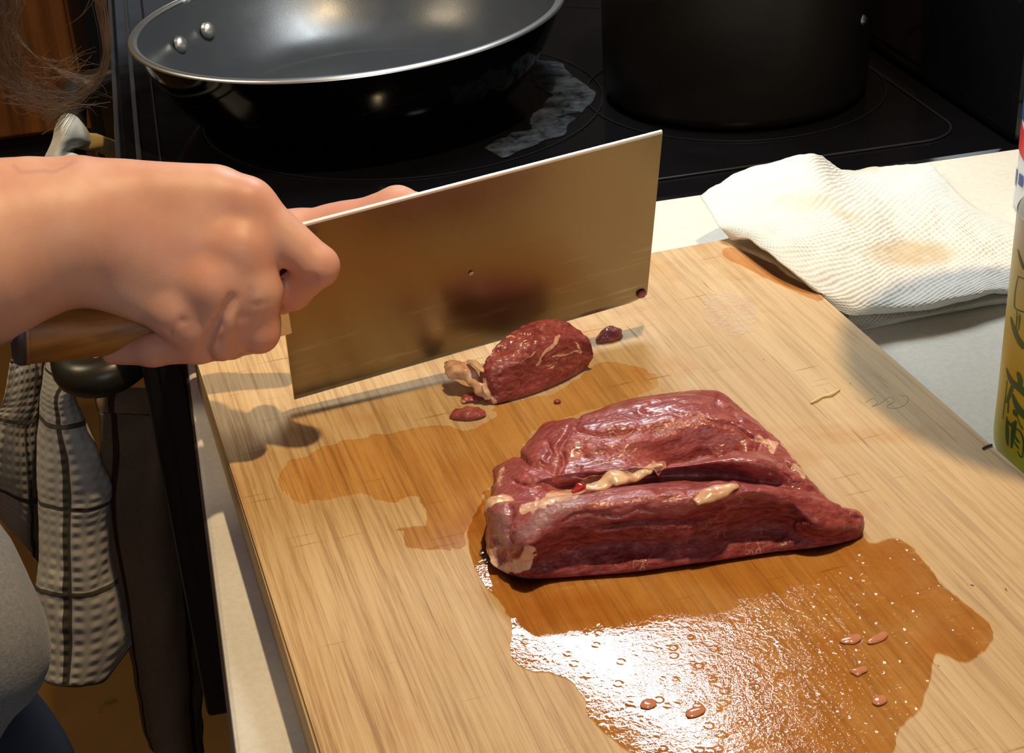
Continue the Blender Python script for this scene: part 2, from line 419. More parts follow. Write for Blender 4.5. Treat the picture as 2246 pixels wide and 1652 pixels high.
def m_wood(name, c1, c2, scale=1.0, rough=.45, axis='X'):
    t = NT(name); o = t.coord('Object')
    sc_ = {'X': (.08, 1, 1), 'Y': (1, .08, 1), 'Z': (1, 1, .08)}[axis]
    g = t.noise(t.mapv(o, sc_), 90*scale, 4, .6, .4); g2 = t.noise(o, 12*scale, 2)
    c = t.ramp(g, [(.32, c1), (.65, c2)]); c = t.mix(t.math('MULTIPLY', g2, .35), c, c1)
    return t.set(base=c, rough=rough, normal=t.bump(g, .15, .0006))
def m_paper():
    t = NT('paper_towel'); u = t.coord('UV'); o = t.pos()
    s = t.sep(t.mapv(u, (44, 34, 1)))
    dx = t.math('SINE', t.math('MULTIPLY', s[0], 6.283)); dy = t.math('SINE', t.math('MULTIPLY', s[1], 6.283))
    d = t.math('MULTIPLY', dx, dy)
    h = t.math('ADD', d, t.math('MULTIPLY', t.noise(o, 900, 2), .5))
    wet = t.attr('wet')
    c = t.mix(wet, (.74, .735, .71), (.60, .50, .35))
    return t.set(base=c, rough=.95, normal=t.bump(h, t_w(t, wet), .0007), spec=.1, sss=.1, sssr=(.01, .01, .01), ssss=.1)
def t_w(t, wet): return t.math('SUBTRACT', .55, t.math('MULTIPLY', wet, .35))
def m_waffle():
    t = NT('waffle_weave_cotton'); u = t.coord('UV'); s = t.sep(u)
    # uv in cells: one waffle cell per unit, dark window-pane lines every nine cells
    cx = t.math('SINE', t.math('MULTIPLY', s[0], 6.283)); cy = t.math('SINE', t.math('MULTIPLY', s[1], 6.283))
    h = t.math('MULTIPLY', t.math('ADD', cx, 1.1), t.math('ADD', cy, 1.0))
    def line(v, per, off, wd):
        f = t.math('FRACT', t.math('ADD', t.math('DIVIDE', v, per), off)); return t.math('LESS_THAN', t.math('ABSOLUTE', t.math('SUBTRACT', f, .5)), wd)
    ln = t.math('MAXIMUM', line(s[0], 9.0, 0.0, .034), line(s[1], 8.6, .1, .032))
    c = t.mix(ln, (.56, .52, .47), (.085, .070, .055))
    h = t.math('ADD', h, t.math('MULTIPLY', t.noise(t.pos(), 900, 2), .6))
    return t.set(base=c, rough=.95, normal=t.bump(h, .28, .0012), spec=.1, sheen=.1)
def m_cloth(name, c1, c2, rough=.9, scale=700, b=.35):
    t = NT(name); o = t.pos(); a = t.noise(o, scale, 3, .7); g = t.noise(o, 18, 2)
    c = t.mix(a, c1, c2); return t.set(base=c, rough=rough, normal=t.bump(t.math('ADD', a, g), b, .0012), spec=.15, sheen=.2)

MT = dict(counter=m_counter(), steel=m_blade(), skin=m_skin(), meat=m_meat(), fat=m_fat(), paper=m_paper(), waffle=m_waffle())
t = NT('black_glass'); p = t.pos()
fz = t.noise(p, 14, 4, .6)
MT['glass'] = t.set(base=(.004, .004, .005), rough=t.ramp(fz, [(.35, .05), (.75, .16)]), spec=.38)
t = NT('pan_enamel'); MT['pan_out'] = t.set(base=(.002, .0016, .0016), rough=.09, spec=.10)
t = NT('nonstick'); p = t.pos(); MT['pan_in'] = t.set(base=(.030, .034, .040), rough=t.ramp(t.noise(p, 40, 4), [(.3, .30), (.7, .37)]), spec=.6, normal=t.bump(t.noise(p, 900, 2), .12, .0004))
MT['alu'] = plain('bright_aluminium', (.80, .82, .84), .34, metal=1.0)
MT['rivet'] = plain('matt_aluminium', (.62, .62, .60), .38, metal=1.0)
MT['trim'] = plain('dull_steel', (.30, .32, .35), .35, metal=1.0)
MT['black'] = plain('black_paint', (.006, .006, .006), .32)
MT['rubber'] = plain('black_plastic', (.008, .008, .008), .45)
MT['pot'] = plain('pot_anodised', (.010, .0085, .007), .42, spec=.2)
MT['oven'] = plain('oven_black', (.010, .009, .009), .38)
MT['handle_enamel'] = plain('handle_black', (.022, .020, .015), .33)
MT['hwood'] = m_wood('cleaver_handle_wood', L(112, 68, 24), L(178, 118, 52), 1.0, .42)
MT['cab'] = m_wood('brown_cabinet_wood', L(80, 42, 14), L(142, 86, 36), .35, .4, 'Z')
MT['dark'] = plain('dark_gap', (.012, .009, .007), .8)
MT['shirt'] = m_cloth('grey_jersey', (.09, .095, .105), (.29, .285, .28), scale=520)
MT['jeans'] = m_cloth('blue_denim', (.020, .032, .060), (.040, .060, .10), scale=1200)
MT['white_cloth'] = m_cloth('white_cotton', (.62, .60, .54), (.72, .70, .64))
MT['tan_cloth'] = m_cloth('tan_cotton', (.56, .36, .12), (.66, .45, .18))
t = NT('floor_vinyl'); p = t.pos()
MT['floor'] = t.set(base=t.mix(t.ramp(t.noise(p, 9, 5, .65), [(.62, 0), (.7, 1)]), t.ramp(t.noise(p, 3, 4), [(.3, L(105, 72, 30)), (.7, L(132, 96, 44))]), L(70, 42, 20)), rough=.5)
MT['wall'] = plain('painted_wall', (.10, .09, .075), .8)

# ------------------------------------------------------------------ the setting
ZC = Z0 - 0.03                 # countertop
XF = -0.0193                   # front edge of the countertop
YS = 1.02                      # seam between countertop and stove
def S(name, v, f, mat, parent=None, smooth=False):
    o = obj(name, v, f, mat, parent, smooth); tag(o, kind='structure'); return o
v, f = box_vf((-3.2, -1.6, -.05), (1.2, 4.6, 0)); S('floor', v, f, MT['floor'])
v, f = box_vf((.64, -1.6, 0), (.74, 4.6, 2.5)); S('wall_right', v, f, MT['wall'])
v, f = box_vf((-3.2, 4.5, 0), (.74, 4.6, 2.5)); S('wall_back', v, f, MT['wall'])
v, f = box_vf((-3.3, -1.6, 0), (-3.2, 4.6, 2.5)); S('wall_left', v, f, MT['wall'])
v, f = box_vf((-3.2, -1.7, 0), (.74, -1.6, 2.5)); S('wall_front', v, f, MT['wall'])
v, f = box_vf((-3.3, -1.7, 2.5), (.74, 4.6, 2.55)); S('ceiling', v, f, MT['wall'])

wn = NT('added_back_glow'); wn.set(base=(.1, .12, .15), rough=.3); wn.b.inputs['Emission Color'].default_value = (.66, .70, .78, 1); wn.b.inputs['Emission Strength'].default_value = .26  # added glow on the back wall, mirrored in the stove's left edge
v, f = box_vf((-.75, 4.47, 1.05), (.45, 4.495, 1.76)); S('added_glow_panel', v, f, wn.m)
v, f = merge(box_vf((-.80, 4.46, 1.00), (-.75, 4.50, 1.81)), box_vf((.45, 4.46, 1.00), (.50, 4.50, 1.81)), box_vf((-.80, 4.46, 1.00), (.50, 4.50, 1.05)), box_vf((-.80, 4.46, 1.76), (.50, 4.50, 1.81))); S('added_glow_surround', v, f, MT['wall'])
ct = thing('countertop', (.3, .4, ZC - .035), 'off-white laminate countertop under the cutting board, paper towel and can', 'countertop')
v, f = box_vf((XF, -.5, ZC - .035), (.64, YS - .002, ZC), .0025); obj('worktop', v, f, MT['counter'], ct, smooth=False)
v, f = box_vf((XF - .0012, -.5, ZC - .034), (XF + .001, YS - .003, ZC - .002)); obj('edge_strip', v, f, plain('edge_strip', (.02, .018, .017), .3), ct, smooth=False)
bc = thing('base_cabinet', (.3, .4, 0), 'brown wooden base cabinet under the countertop beside the stove', 'cabinet')
v, f = box_vf((.035, -.5, .1), (.63, YS - .01, ZC - .036)); obj('body', v, f, MT['cab'], bc, smooth=False)
v, f = box_vf((.09, -.5, 0), (.63, YS - .01, .1)); obj('plinth', v, f, MT['dark'], bc, smooth=False)
for k in range(3):
    v, f = box_vf((.015, -.48 + k*.5, .13), (.035, -.01 + k*.5, ZC - .05), .003); obj('door', v, f, MT['cab'], bc, smooth=False)

# distant cupboards beyond the stove, left
fc = thing('wooden_cupboard', (-.75, 2.9, 0), 'orange-brown wooden cupboard in the dark beyond the stove, behind the hanging hair', 'cupboard')
v, f = box_vf((-1.6, 2.9, .37), (-.16, 3.4, 1.9)); obj('body', v, f, MT['cab'], fc, smooth=False)
v, f = box_vf((-1.6, 2.95, 0), (-.16, 3.4, .37)); obj('plinth', v, f, MT['dark'], fc, smooth=False)
for k in range(3):
    v, f = box_vf((-1.60 + k*.48, 2.878, .38), (-1.125 + k*.48, 2.9, 1.88), .004); obj('door', v, f, MT['cab'], fc, smooth=False)

# ------------------------------------------------------------------ stove
st = thing('stove', (.26, 1.40, 0), 'black glass-topped electric stove with a pan and a pot on it', 'stove')
XS = -.0535
v, f = box_vf((-.02, YS + .002, .08), (.62, 1.78, ZC - .012)); obj('body', v, f, MT['oven'], st, smooth=False)
v, f = box_vf((XS + .002, YS, ZC - .045), (.62, 1.785, ZC - .001), .004); obj('cooktop', v, f, MT['glass'], st, smooth=False)
v, f = merge(box_vf((XS - .001, YS + .001, ZC - .03), (XS + .003, 1.784, ZC + .0015), .0008))
obj('side_trim', v, f, MT['trim'], st, smooth=False)
v, f = box_vf((-.0385, YS + .03, ZC - .002), (-.0345, 1.784, ZC + .0012), .0006); obj('front_trim', v, f, MT['trim'], st, smooth=False)
v, f = box_vf((.60, YS + .002, ZC), (.638, 1.78, ZC + .13), .008); obj('backguard', v, f, MT['glass'], st, smooth=False)
# oven door with its near edge towards the camera
v, f = merge(box_vf((XS, YS + .004, .51), (-.021, 1.776, ZC - .05), .004), box_vf((XS + .012, YS + .001, .515), (-.026, YS + .006, ZC - .06), .001))
obj('oven_door', v, f, MT['oven'], st, smooth=False)
v, f = box_vf((-.035, YS + .01, .10), (-.018, 1.77, .45), .004); obj('drawer', v, f, MT['oven'], st, smooth=False)
hp = cr([R3(-.048, 1.075, -.112), R3(-.075, 1.052, -.118), R3(-.098, 1.058, -.120), R3(-.106, 1.09, -.120), R3(-.107, 1.2, -.120), R3(-.107, 1.55, -.120), R3(-.106, 1.70, -.120), R3(-.098, 1.735, -.12), R3(-.048, 1.735, -.112)], 90)
v, f = tube(hp, .0145, 14); obj('door_handle', v, f, MT['handle_enamel'], st)
# burner rings printed on the glass + the rounded rim line
def ring(c, r0, r1, z0, z1, n=96):
    return lathe([(r0, z0), (r1, z0), (r1, z1), (r0, z1), (r0, z0)], c, n, cap=False)
t = NT('ring_print'); MT['print'] = t.set(base=(.010, .010, .011), rough=.35)
t = NT('burnt_residue'); p = t.pos()
a = t.ramp(t.noise(p, 60, 5, .7, .5), [(.36, 0), (.66, 1)])
t.set(base=(.055, .068, .085), rough=.6, alpha=t.math('MULTIPLY', a, .7)); MT['residue'] = t.m
B1 = np.array([.185, 1.29, ZC]); B2 = np.array([.455, 1.225, ZC])
for c_, r_ in ((B1, .168), (B2, .125), (np.array([.15, 1.63, ZC]), .09), (np.array([.46, 1.60, ZC]), .11)):
    v, f = ring(c_, r_ - .0008, r_, -.0005, .0003); obj('burner_ring', v, f, MT['print'], st, smooth=False)
# limescale-like residue on the ring, irregular outline
th = np.linspace(-1.25, .75, 60)
ro = .158 + .006*N1(np.stack([np.cos(th)*9, np.sin(th)*9, th*0+1], 1)); ri = ro - (.020 + .018*np.clip(np.cos(th+.1), 0, 1) + .004*N1(np.stack([np.cos(th)*14, np.sin(th)*14, th*0+3], 1)))
G = np.stack([np.stack([B1[0]+ri*np.cos(th), B1[1]+ri*np.sin(th), th*0+ZC+.0004], 1), np.stack([B1[0]+ro*np.cos(th), B1[1]+ro*np.sin(th), th*0+ZC+.0004], 1)])
v, f = grid_vf(G); v2 = v.copy(); v2[:, 2] -= .0003
obj('residue', v, f, MT['residue'], st, smooth=False)
# rounded rim line of the glass panel near the seam
def rounded(x0, y0, x1, y1, r, n=12):
    P = []
    for cx_, cy_, a0 in ((x1-r, y1-r, 0), (x0+r, y1-r, 90), (x0+r, y0+r, 180), (x1-r, y0+r, 270)):
        for a_ in np.linspace(a0, a0+90, n): P.append((cx_+r*math.cos(math.radians(a_)), cy_+r*math.sin(math.radians(a_))))
    P.append(P[0]); return P
v, f = tube([(x_, y_, ZC - .0002) for x_, y_ in rounded(-.02, YS + .035, .58, 1.76, .035)], .0011, 6, cap=False)
obj('rim_line', v, f, MT['print'], st)

# ------------------------------------------------------------------ frying pan
pc = np.array([.1476, 1.3038, Z0 + .050]); pn = np.array([-.0313, .0157, 1.0]); pn /= np.linalg.norm(pn)
pan = thing('frying_pan', (pc[0], pc[1], ZC), 'large black nonstick frying pan with bright rim on the left burner', 'frying pan')
H = .0755; Rr = .1770
inn = [(0.001, -H+.006), (.100, -H+.006), (.118, -H+.0085), (.135, -H+.018), (.150, -H+.034), (.164, -.020), (Rr-.004, -.0008)]
ou = [(Rr, -.001), (.1690, -.020), (.155, -H+.030), (.138, -H+.010), (.122, -H+.001), (.100, -H), (.001, -H)]
ip = cr(np.array(inn), 40); op = cr(np.array(ou), 40)
v, f = lathe(ip.tolist(), pc, 128, pn, cap=False); o = obj('inner_surface', v, f, MT['pan_in'], pan)
v, f = lathe(op.tolist(), pc, 128, pn, cap=False); o = obj('outer_surface', v, f, MT['pan_out'], pan)
rp = [(Rr-.0050 + .0036*(1-math.cos(a_)), .0026*math.sin(a_) - .0008) for a_ in np.linspace(0, math.pi, 9)]
v, f = lathe(rp, pc, 160, pn, cap=False); obj('rim', v, f, MT['alu'], pan)
def on_pan_wall(x, y):         # point on the inner wall seen at (x, y)
    best = None
    for k in range(8, len(ip)):
        z = pc[2] + ip[k][1]; d = ray(x, y); P = CAM + (z-CAM[2])/d[2]*d; e = abs(np.linalg.norm((P-pc)[:2]) - ip[k][0])
        if best is None or e < best[0]: best = (e, P)
    return best[1]
hr = []
for q in ((457, 66), (396, 97)):
    P = on_pan_wall(*q); n_ = (pc - P); n_[2] = .045; n_ /= np.linalg.norm(n_)
    v, f = lathe([(.0001, .0042), (.003, .0040), (.0055, .0028), (.0072, .0008), (.0075, -.002)], P + n_*.0005, 24, n_, cap=False)
    obj('rivet', v, f, MT['rivet'], pan); hr.append(P)
hm = (hr[0]+hr[1])/2; d_ = hm - pc; d_[2] = 0; d_ /= np.linalg.norm(d_)
a_h = math.radians(-9); d_ = np.array([d_[0]*math.cos(a_h)-d_[1]*math.sin(a_h), d_[0]*math.sin(a_h)+d_[1]*math.cos(a_h), 0])
h0 = pc + d_*(Rr-.006) + np.array([0, 0, -.008])
hpth = cr([h0, h0 + d_*.03 + np.array([0, 0, .014]), h0 + d_*.06 + np.array([0, 0, .030]), h0 + d_*.08 + np.array([0, 0, .040])], 20)
v, f = tube(hpth, np.linspace(.011, .0080, 20), 16, flat=.5); obj('handle_shank', v, f, MT['alu'], pan)
hpth = cr([h0 + d_*.055 + np.array([0, 0, .027]), h0 + d_*.11 + np.array([0, 0, .050]), h0 + d_*.20 + np.array([0, 0, .065])], 20)
v, f = tube(hpth, np.linspace(.0115, .013, 20), 16, flat=.6); obj('handle_grip', v, f, MT['rubber'], pan)

# ------------------------------------------------------------------ stock pot
pt = thing('stock_pot', (B2[0], B2[1], ZC), 'tall plain dark stock pot standing at the right end of the stove', 'pot')
v, f = lathe([(.099, 0.0006), (.106, .003), (.109, .010), (.1095, .20), (.111, .204), (.111, .207), (.108, .207), (.107, .02), (.001, .012)], B2, 96, cap=False)
obj('pot_body', v, f, MT['pot'], pt)
for a_ in (1.15, 1.15 + math.pi):
    e = np.array([math.cos(a_), math.sin(a_), 0]); s_ = np.array([-e[1], e[0], 0]); b_ = B2 + e*.106 + np.array([0, 0, .165])
    v, f = tube(cr([b_ + s_*.045, b_ + s_*.042 + e*.035, b_ + e*.045, b_ - s_*.042 + e*.035, b_ - s_*.045], 30), .007, 10); obj('side_handle', v, f, MT['rubber'], pt)
P = ony(1903, 45, 1.145); e = P - B2; e[2] = 0; e /= np.linalg.norm(e); P = np.array([B2[0]+e[0]*.1095, B2[1]+e[1]*.1095, P[2]])
v, f = lathe([(.0001, .003), (.003, .0024), (.0045, 0)], P, 16, e, cap=False); obj('rivet', v, f, MT['trim'], pt)

# ------------------------------------------------------------------ cutting board made of glued strips
a_b = math.radians(4.25); E1 = np.array([math.cos(a_b), math.sin(a_b), 0]); E2 = np.array([-math.sin(a_b), math.cos(a_b), 0])
cL = onz(415, 739.7, 0); BW = .3545; BL = .54
board = thing('cutting_board', (cL[0], cL[1], ZC), 'thick bamboo cutting board holding the raw beef, wet and stained', 'cutting board')
board.rotation_euler = (0, 0, a_b)
MT['bamboo'] = m_board(board)
import bmesh
NS = 17; sw = BW/NS
for k in range(NS):
    x0 = k*sw; x1 = (k+1)*sw
    bm = bmesh.new(); r_ = .006
    if k == 0: out = [(x1, -BL), (x1, 0)] + [(x0+r_-r_*math.sin(q), -r_+r_*math.cos(q)) for q in np.linspace(0, math.pi/2, 6)] + [(x0, -BL)]
    elif k == NS-1: out = [(x0, -BL), (x1, -BL)] + [(x1-r_+r_*math.cos(q), -r_+r_*math.sin(q)) for q in np.linspace(0, math.pi/2, 6)] + [(x0, 0)]
    else: out = [(x0, -BL), (x1, -BL), (x1, 0), (x0, 0)]
    vb = [bm.verts.new((x, y, .0006)) for x, y in out]; vt = [bm.verts.new((x, y, .030)) for x, y in out]
    bm.faces.new(vb[::-1]); tf = bm.faces.new(vt)
    n_ = len(out)
    for i in range(n_): bm.faces.new((vb[i], vb[(i+1) % n_], vt[(i+1) % n_], vt[i]))
    es = []
    for ed in tf.edges:
        m_ = (ed.verts[0].co + ed.verts[1].co)/2
        side = abs(m_.y) < 1e-4 or abs(m_.y + BL) < 1e-4 or (k == 0 and m_.x < x0+r_) or (k == NS-1 and m_.x > x1-r_)
        if side: es.append(ed)
    bmesh.ops.bevel(bm, geom=es, offset=.0018, segments=3, affect='EDGES')
    bmesh.ops.recalc_face_normals(bm, faces=bm.faces)
    me = bpy.data.meshes.new('bamboo_strip'); bm.to_mesh(me); bm.free(); me.materials.append(MT['bamboo'])
    o = bpy.data.objects.new('bamboo_strip', me); C_.objects.link(o); o.parent = board
# burnt-in maker's flourish near the right edge
bk = MT['scorch'] = plain('scorched_mark', (.33, .25, .16), .7)
def px_tube(pts, z, r, n=40, k=6, closed=False): return tube([onz(x, y, z) for x, y in cr(np.array(pts, float), n)], r, k)
v, f = px_tube([(1898, 884), (1915, 874), (1925, 884), (1912, 892), (1930, 886), (1950, 872), (1962, 880), (1945, 892), (1965, 896), (1988, 886), (1990, 870), (1975, 868)], .00001, .00015, 60)
# (kept as a mark of its own that belongs to the board)
o = obj('engraved_mark', v - np.array([cL[0], cL[1], ZC]), f, bk)
o.parent = board; me_ = o.data
o.location = (0, 0, 0)
vv = (np.array([p.co[:] for p in me_.vertices]) + 0.0)
org_ = np.array([(v[:, 0].min()+v[:, 0].max())/2, (v[:, 1].min()+v[:, 1].max())/2, v[:, 2].min()])
rel = v - np.array([cL[0], cL[1], ZC]); ca, sa = math.cos(-a_b), math.sin(-a_b)
rot = np.stack([rel[:, 0]*ca - rel[:, 1]*sa, rel[:, 0]*sa + rel[:, 1]*ca, rel[:, 2]], 1)
me_.vertices.foreach_set('co', rot.astype(np.float32).ravel()); me_.update()

# ------------------------------------------------------------------ meat juice films
def film(name, pts, z, mat, label, wob=.0012):
    P = np.array([onz(x, y, 0) for x, y in pts]); P = cr(P, max(160, len(pts)*14), closed=True)
    d = np.stack([N1(P, 140), N2(P, 140), P[:, 0]*0], 1)*wob + np.stack([N1(P, 420), N2(P, 420), P[:, 0]*0], 1)*wob*.5; P = P + d
    bm = bmesh.new()
    hi = [bm.verts.new((p[0], p[1], Z0 + z)) for p in P]
    f_ = bm.faces.new(hi); f_.normal_update()
    if f_.normal.z < 0: f_.normal_flip()
    bmesh.ops.triangulate(bm, faces=[f_])
    bm.verts.index_update()
    V = np.array([q.co[:] for q in bm.verts]); F = [[q.index for q in g.verts] for g in bm.faces]; bm.free()
    o = obj(name, V, F, mat, smooth=False); return tag(o, label, 'liquid')
wet1 = [(1040,1130),(1062,1092),(1100,1070),(1500,1000),(1700,1020),(1800,1110),(1880,1160),(1905,1190),(1975,1185),(2030,1230),(2060,1280),(2100,1310),(2182,1392),(2120,1452),(2058,1432),(2035,1500),(2010,1560),(1975,1600),(1960,1660),(1930,1720),(1600,1740),(1440,1690),(1370,1640),(1300,1580),(1283,1530),(1225,1482),(1150,1465),(1122,1440),(1128,1400),(1110,1345),(1066,1290),(1040,1240),(1030,1190)]
film('meat_juice', wet1, .00045, m_film((.86, .69, .44), .035, .62, 'juice_glossy'), 'shiny pool of pinkish meat juice spreading in front of the large beef slab')
wet2 = [(1060,842),(1100,880),(1180,872),(1262,838),(1300,800),(1400,800),(1450,835),(1400,868),(1280,905),(1150,960),(1165,1000),(1090,1050),(1058,1090),(1030,1180),(985,1210),(900,1195),(880,1160),(935,1150),(905,1090),(860,1105),(780,1085),(700,1100),(610,1085),(612,1030),(690,990),(800,960),(900,945),(960,938),(1040,940),(1085,905)]
film('juice_stain', wet2, .00030, m_film((.93, .82, .63), .28, .3, 'juice_soaked'), 'orange juice-soaked patch between the small beef piece and the slab', .0032)
wet3 = [(1585,548),(1610,545),(1680,572),(1740,610),(1795,635),(1810,650),(1795,662),(1765,650),(1700,620),(1640,590),(1590,565)]
film('towel_edge_stain', wet3, .00030, m_film((.90, .72, .48), .3, .2, 'juice_soaked_edge'), 'narrow orange wet streak on the board along the lifted edge of the paper towel', .001)
t = NT('dried_foam'); p = t.pos(); t.set(base=(.72, .62, .56), rough=.7, alpha=t.math('MULTIPLY', t.ramp(t.noise(p, 330, 3, .7), [(.40, 0), (.66, 1)]), .42))
film('dried_foam', [(1540,672),(1548,650),(1590,640),(1640,655),(1658,690),(1650,725),(1625,742),(1590,732),(1560,715),(1545,700)], .00030, t.m, 'pale dried foamy spot on the board below the paper towel', .0022)
wet4 = [(1100,868),(1030,868),(1000,888),(985,915),(830,935),(800,925),(700,945),(640,965),(700,900),(800,880),(900,865),(1000,850)]

# ------------------------------------------------------------------ the big beef slab
slab_rows = [
 [(1070,1225,.006),(1068,1195,.010),(1066,1160,.014),(1068,1125,.018),(1078,1112,.017),(1082,1080,.012),(1082,1062,.010),(1084,1052,.008),(1088,1048,.005)],
 [(1104,1256,0),(1082,1205,.012),(1072,1150,.021),(1076,1106,.027),(1102,1090,.022),(1096,1056,.018),(1090,1042,.015),(1088,1030,.012),(1094,1024,.007)],
 [(1150,1268,0),(1146,1235,.012),(1150,1196,.024),(1160,1118,.032),(1166,1087,.026),(1150,1056,.026),(1145,1032,.024),(1140,1012,.021),(1140,1000,.014)],
 [(1200,1268,0),(1200,1225,.012),(1205,1168,.027),(1210,1106,.034),(1212,1076,.023),(1205,1045,.029),(1190,1020,.026),(1185,962,.027),(1185,940,.018)],
 [(1260,1265,0),(1260,1210,.012),(1262,1150,.028),(1262,1096,.035),(1262,1067,.021),(1255,1040,.030),(1250,1015,.026),(1240,945,.031),(1240,921,.023)],
 [(1370,1256,0),(1370,1200,.013),(1370,1140,.029),(1370,1082,.036),(1370,1055,.021),(1370,1030,.031),(1370,1010,.027),(1370,922,.034),(1373,880,.026)],
 [(1480,1241,0),(1480,1190,.013),(1480,1130,.029),(1480,1074,.036),(1482,1046,.020),(1480,1024,.032),(1470,1008,.022),(1465,912,.034),(1465,866,.026)],
 [(1585,1228,0),(1585,1170,.013),(1580,1102,.031),(1580,1066,.035),(1592,1047,.021),(1590,1010,.034),(1570,986,.023),(1560,910,.033),(1566,858,.026)],
 [(1690,1212,0),(1690,1160,.012),(1690,1098,.027),(1688,1074,.031),(1685,1062,.021),(1680,1015,.032),(1662,978,.024),(1645,940,.027),(1640,905,.019)],
 [(1780,1201,0),(1782,1178,.008),(1790,1145,.018),(1772,1090,.024),(1762,1078,.020),(1768,1056,.021),(1752,1036,.018),(1742,1012,.018),(1744,1002,.011)],
 [(1850,1190,0),(1850,1176,.005),(1852,1150,.012),(1840,1110,.017),(1830,1105,.014),(1822,1100,.011),(1818,1098,.009),(1815,1096,.007),(1812,1096,.004)],
 [(1886,1178,0),(1889,1166,.003),(1890,1150,.007),(1888,1132,.011),(1884,1129,.009),(1880,1127,.007),(1876,1125,.005),(1874,1125,.004),(1872,1126,.002)],
]
def line_dist(X, Y, pts):
    d = np.full(X.shape, 1e9); P = np.array(pts, float); X = X + 3*np.sin(Y/9.+X/13.); Y = Y + 3*np.sin(X/11.)
    for a, b in zip(P[:-1], P[1:]):
        ab = b-a; t_ = np.clip(((X-a[0])*ab[0]+(Y-a[1])*ab[1])/(ab@ab+1e-9), 0, 1); d = np.minimum(d, np.hypot(X-a[0]-t_*ab[0], Y-a[1]-t_*ab[1]))
    return d
slab_folds = [([(1440,1020),(1490,1002),(1545,990),(1610,984),(1655,976)], .0042, 6), ([(1266,918),(1246,950),(1228,985),(1238,1012),(1222,1032)], .0024, 6),
    ([(1140,1004),(1180,1024),(1245,1034),(1330,1038),(1400,1030)], .0026, 8), ([(1255,944),(1330,958),(1385,946)], .0013, 5), ([(1300,985),(1390,975),(1480,962)], -.0012, 14),
    ([(1570,872),(1620,915),(1672,955),(1712,985),(1740,1030)], .0022, 5), ([(1200,975),(1215,990),(1200,1010)], .0015, 5), ([(1655,985),(1700,1010),(1730,1050)], .0012, 6),
    ([(1130,1060),(1200,1062),(1260,1056)], .0012, 5), ([(1440,1075),(1520,1058),(1600,1062)], .0010, 6), ([(1400,905),(1500,912),(1600,935),(1660,965)], .0010, 5), ([(1430,885),(1520,885),(1600,905)], .0008, 4),
    ([(1240,1142),(1290,1122),(1340,1136),(1400,1118),(1450,1124)], .0009, 5), ([(1350,1185),(1480,1170),(1620,1160),(1740,1165)], .0040, 42), ([(1180,1215),(1300,1200),(1400,1195)], .0010, 12), ([(1850,1110),(1870,1135),(1885,1140)], .0012, 5),
    ([(1120,1120),(1112,1160),(1120,1210)], .0016, 7), ([(1086,1180),(1100,1200),(1098,1240)], .0012, 6)]
def chunk(rows, name, parent, mat, nr, nc, amp=.0008, paint=None, shrink=(.35, .35), fine=.12, folds=None):
    G = []
    for r in rows:
        q = [onz(x, y, z) for x, y, z in r]
        bk_ = q[-1] + np.array([0, .0035, 0]); bk_[2] = Z0 + min(.004, max(r[-1][2]*.4, .0008))
        mid = (q[0] + bk_)/2; mid[2] = Z0 + .0008
        q0 = q[0].copy(); q0[2] = max(q0[2], Z0 + .0008)
        G.append([q0] + q[1:] + [bk_, mid])
    G = np.array(G)
    a = G[0].mean(0) + (G[0]-G[0].mean(0))*shrink[0] - (G[1].mean(0)-G[0].mean(0))*.35
    b = G[-1].mean(0) + (G[-1]-G[-1].mean(0))*shrink[1] + (G[-1].mean(0)-G[-2].mean(0))*.12
    G = np.concatenate([a[None], G, b[None]])
    G = loft(G, nr, nc, closed=True)
    n = grid_normals(G); c = G.mean((0, 1)); sg = np.sign(((G-c)*n).sum()); n *= sg
    X0, Y0 = proj(G); d = amp*(1.3*N2(G*np.array([.4, 1, 1]), 75) + 1.1*N1(G*np.array([.28, 1, 1]), 170) + .5*N2(G*np.array([.22, 1.2, 1]), 380) + fine*N1(G, 650) + fine*1.5*N2(G, 420))
    lim = np.clip((G[..., 2]-Z0)/.006, 0, 1)
    for pts_, dep_, wd_ in (folds or []): d = d - dep_*np.exp(-(line_dist(X0, Y0, pts_)/wd_)**2)*(n[..., 2] > -.2)
    G2 = G + n*(d*lim)[..., None]; G2[..., 2] = np.maximum(G2[..., 2], Z0 + .0007)
    V, F = grid_vf(G2, closed=True, caps=True)
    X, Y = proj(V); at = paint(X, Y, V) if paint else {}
    for k in ('fat', 'face', 'blue'): at.setdefault(k, np.zeros(len(V)))
    o = obj(name, V, F, mat, parent, attrs=at); fix_normals(o)
    return o, V
def near_line(X, Y, pts, w_):
    q_ = np.stack([X/14., Y/14., X*0+2.5], -1); X = X + 5*N1(q_) + 2*N2(q_*2.3); Y = Y + 5*N2(q_) + 2*N1(q_*2.3); w_ = w_*(1 + .35*N1(q_*1.7))
    d = np.full(len(X), 1e9); P = np.array(pts, float)
    for a, b in zip(P[:-1], P[1:]):
        ab = b-a; t_ = np.clip(((X-a[0])*ab[0]+(Y-a[1])*ab[1])/(ab@ab+1e-9), 0, 1)
        d = np.minimum(d, np.hypot(X-a[0]-t_*ab[0], Y-a[1]-t_*ab[1]))
    return np.clip(1.15-d/w_, 0, 1)
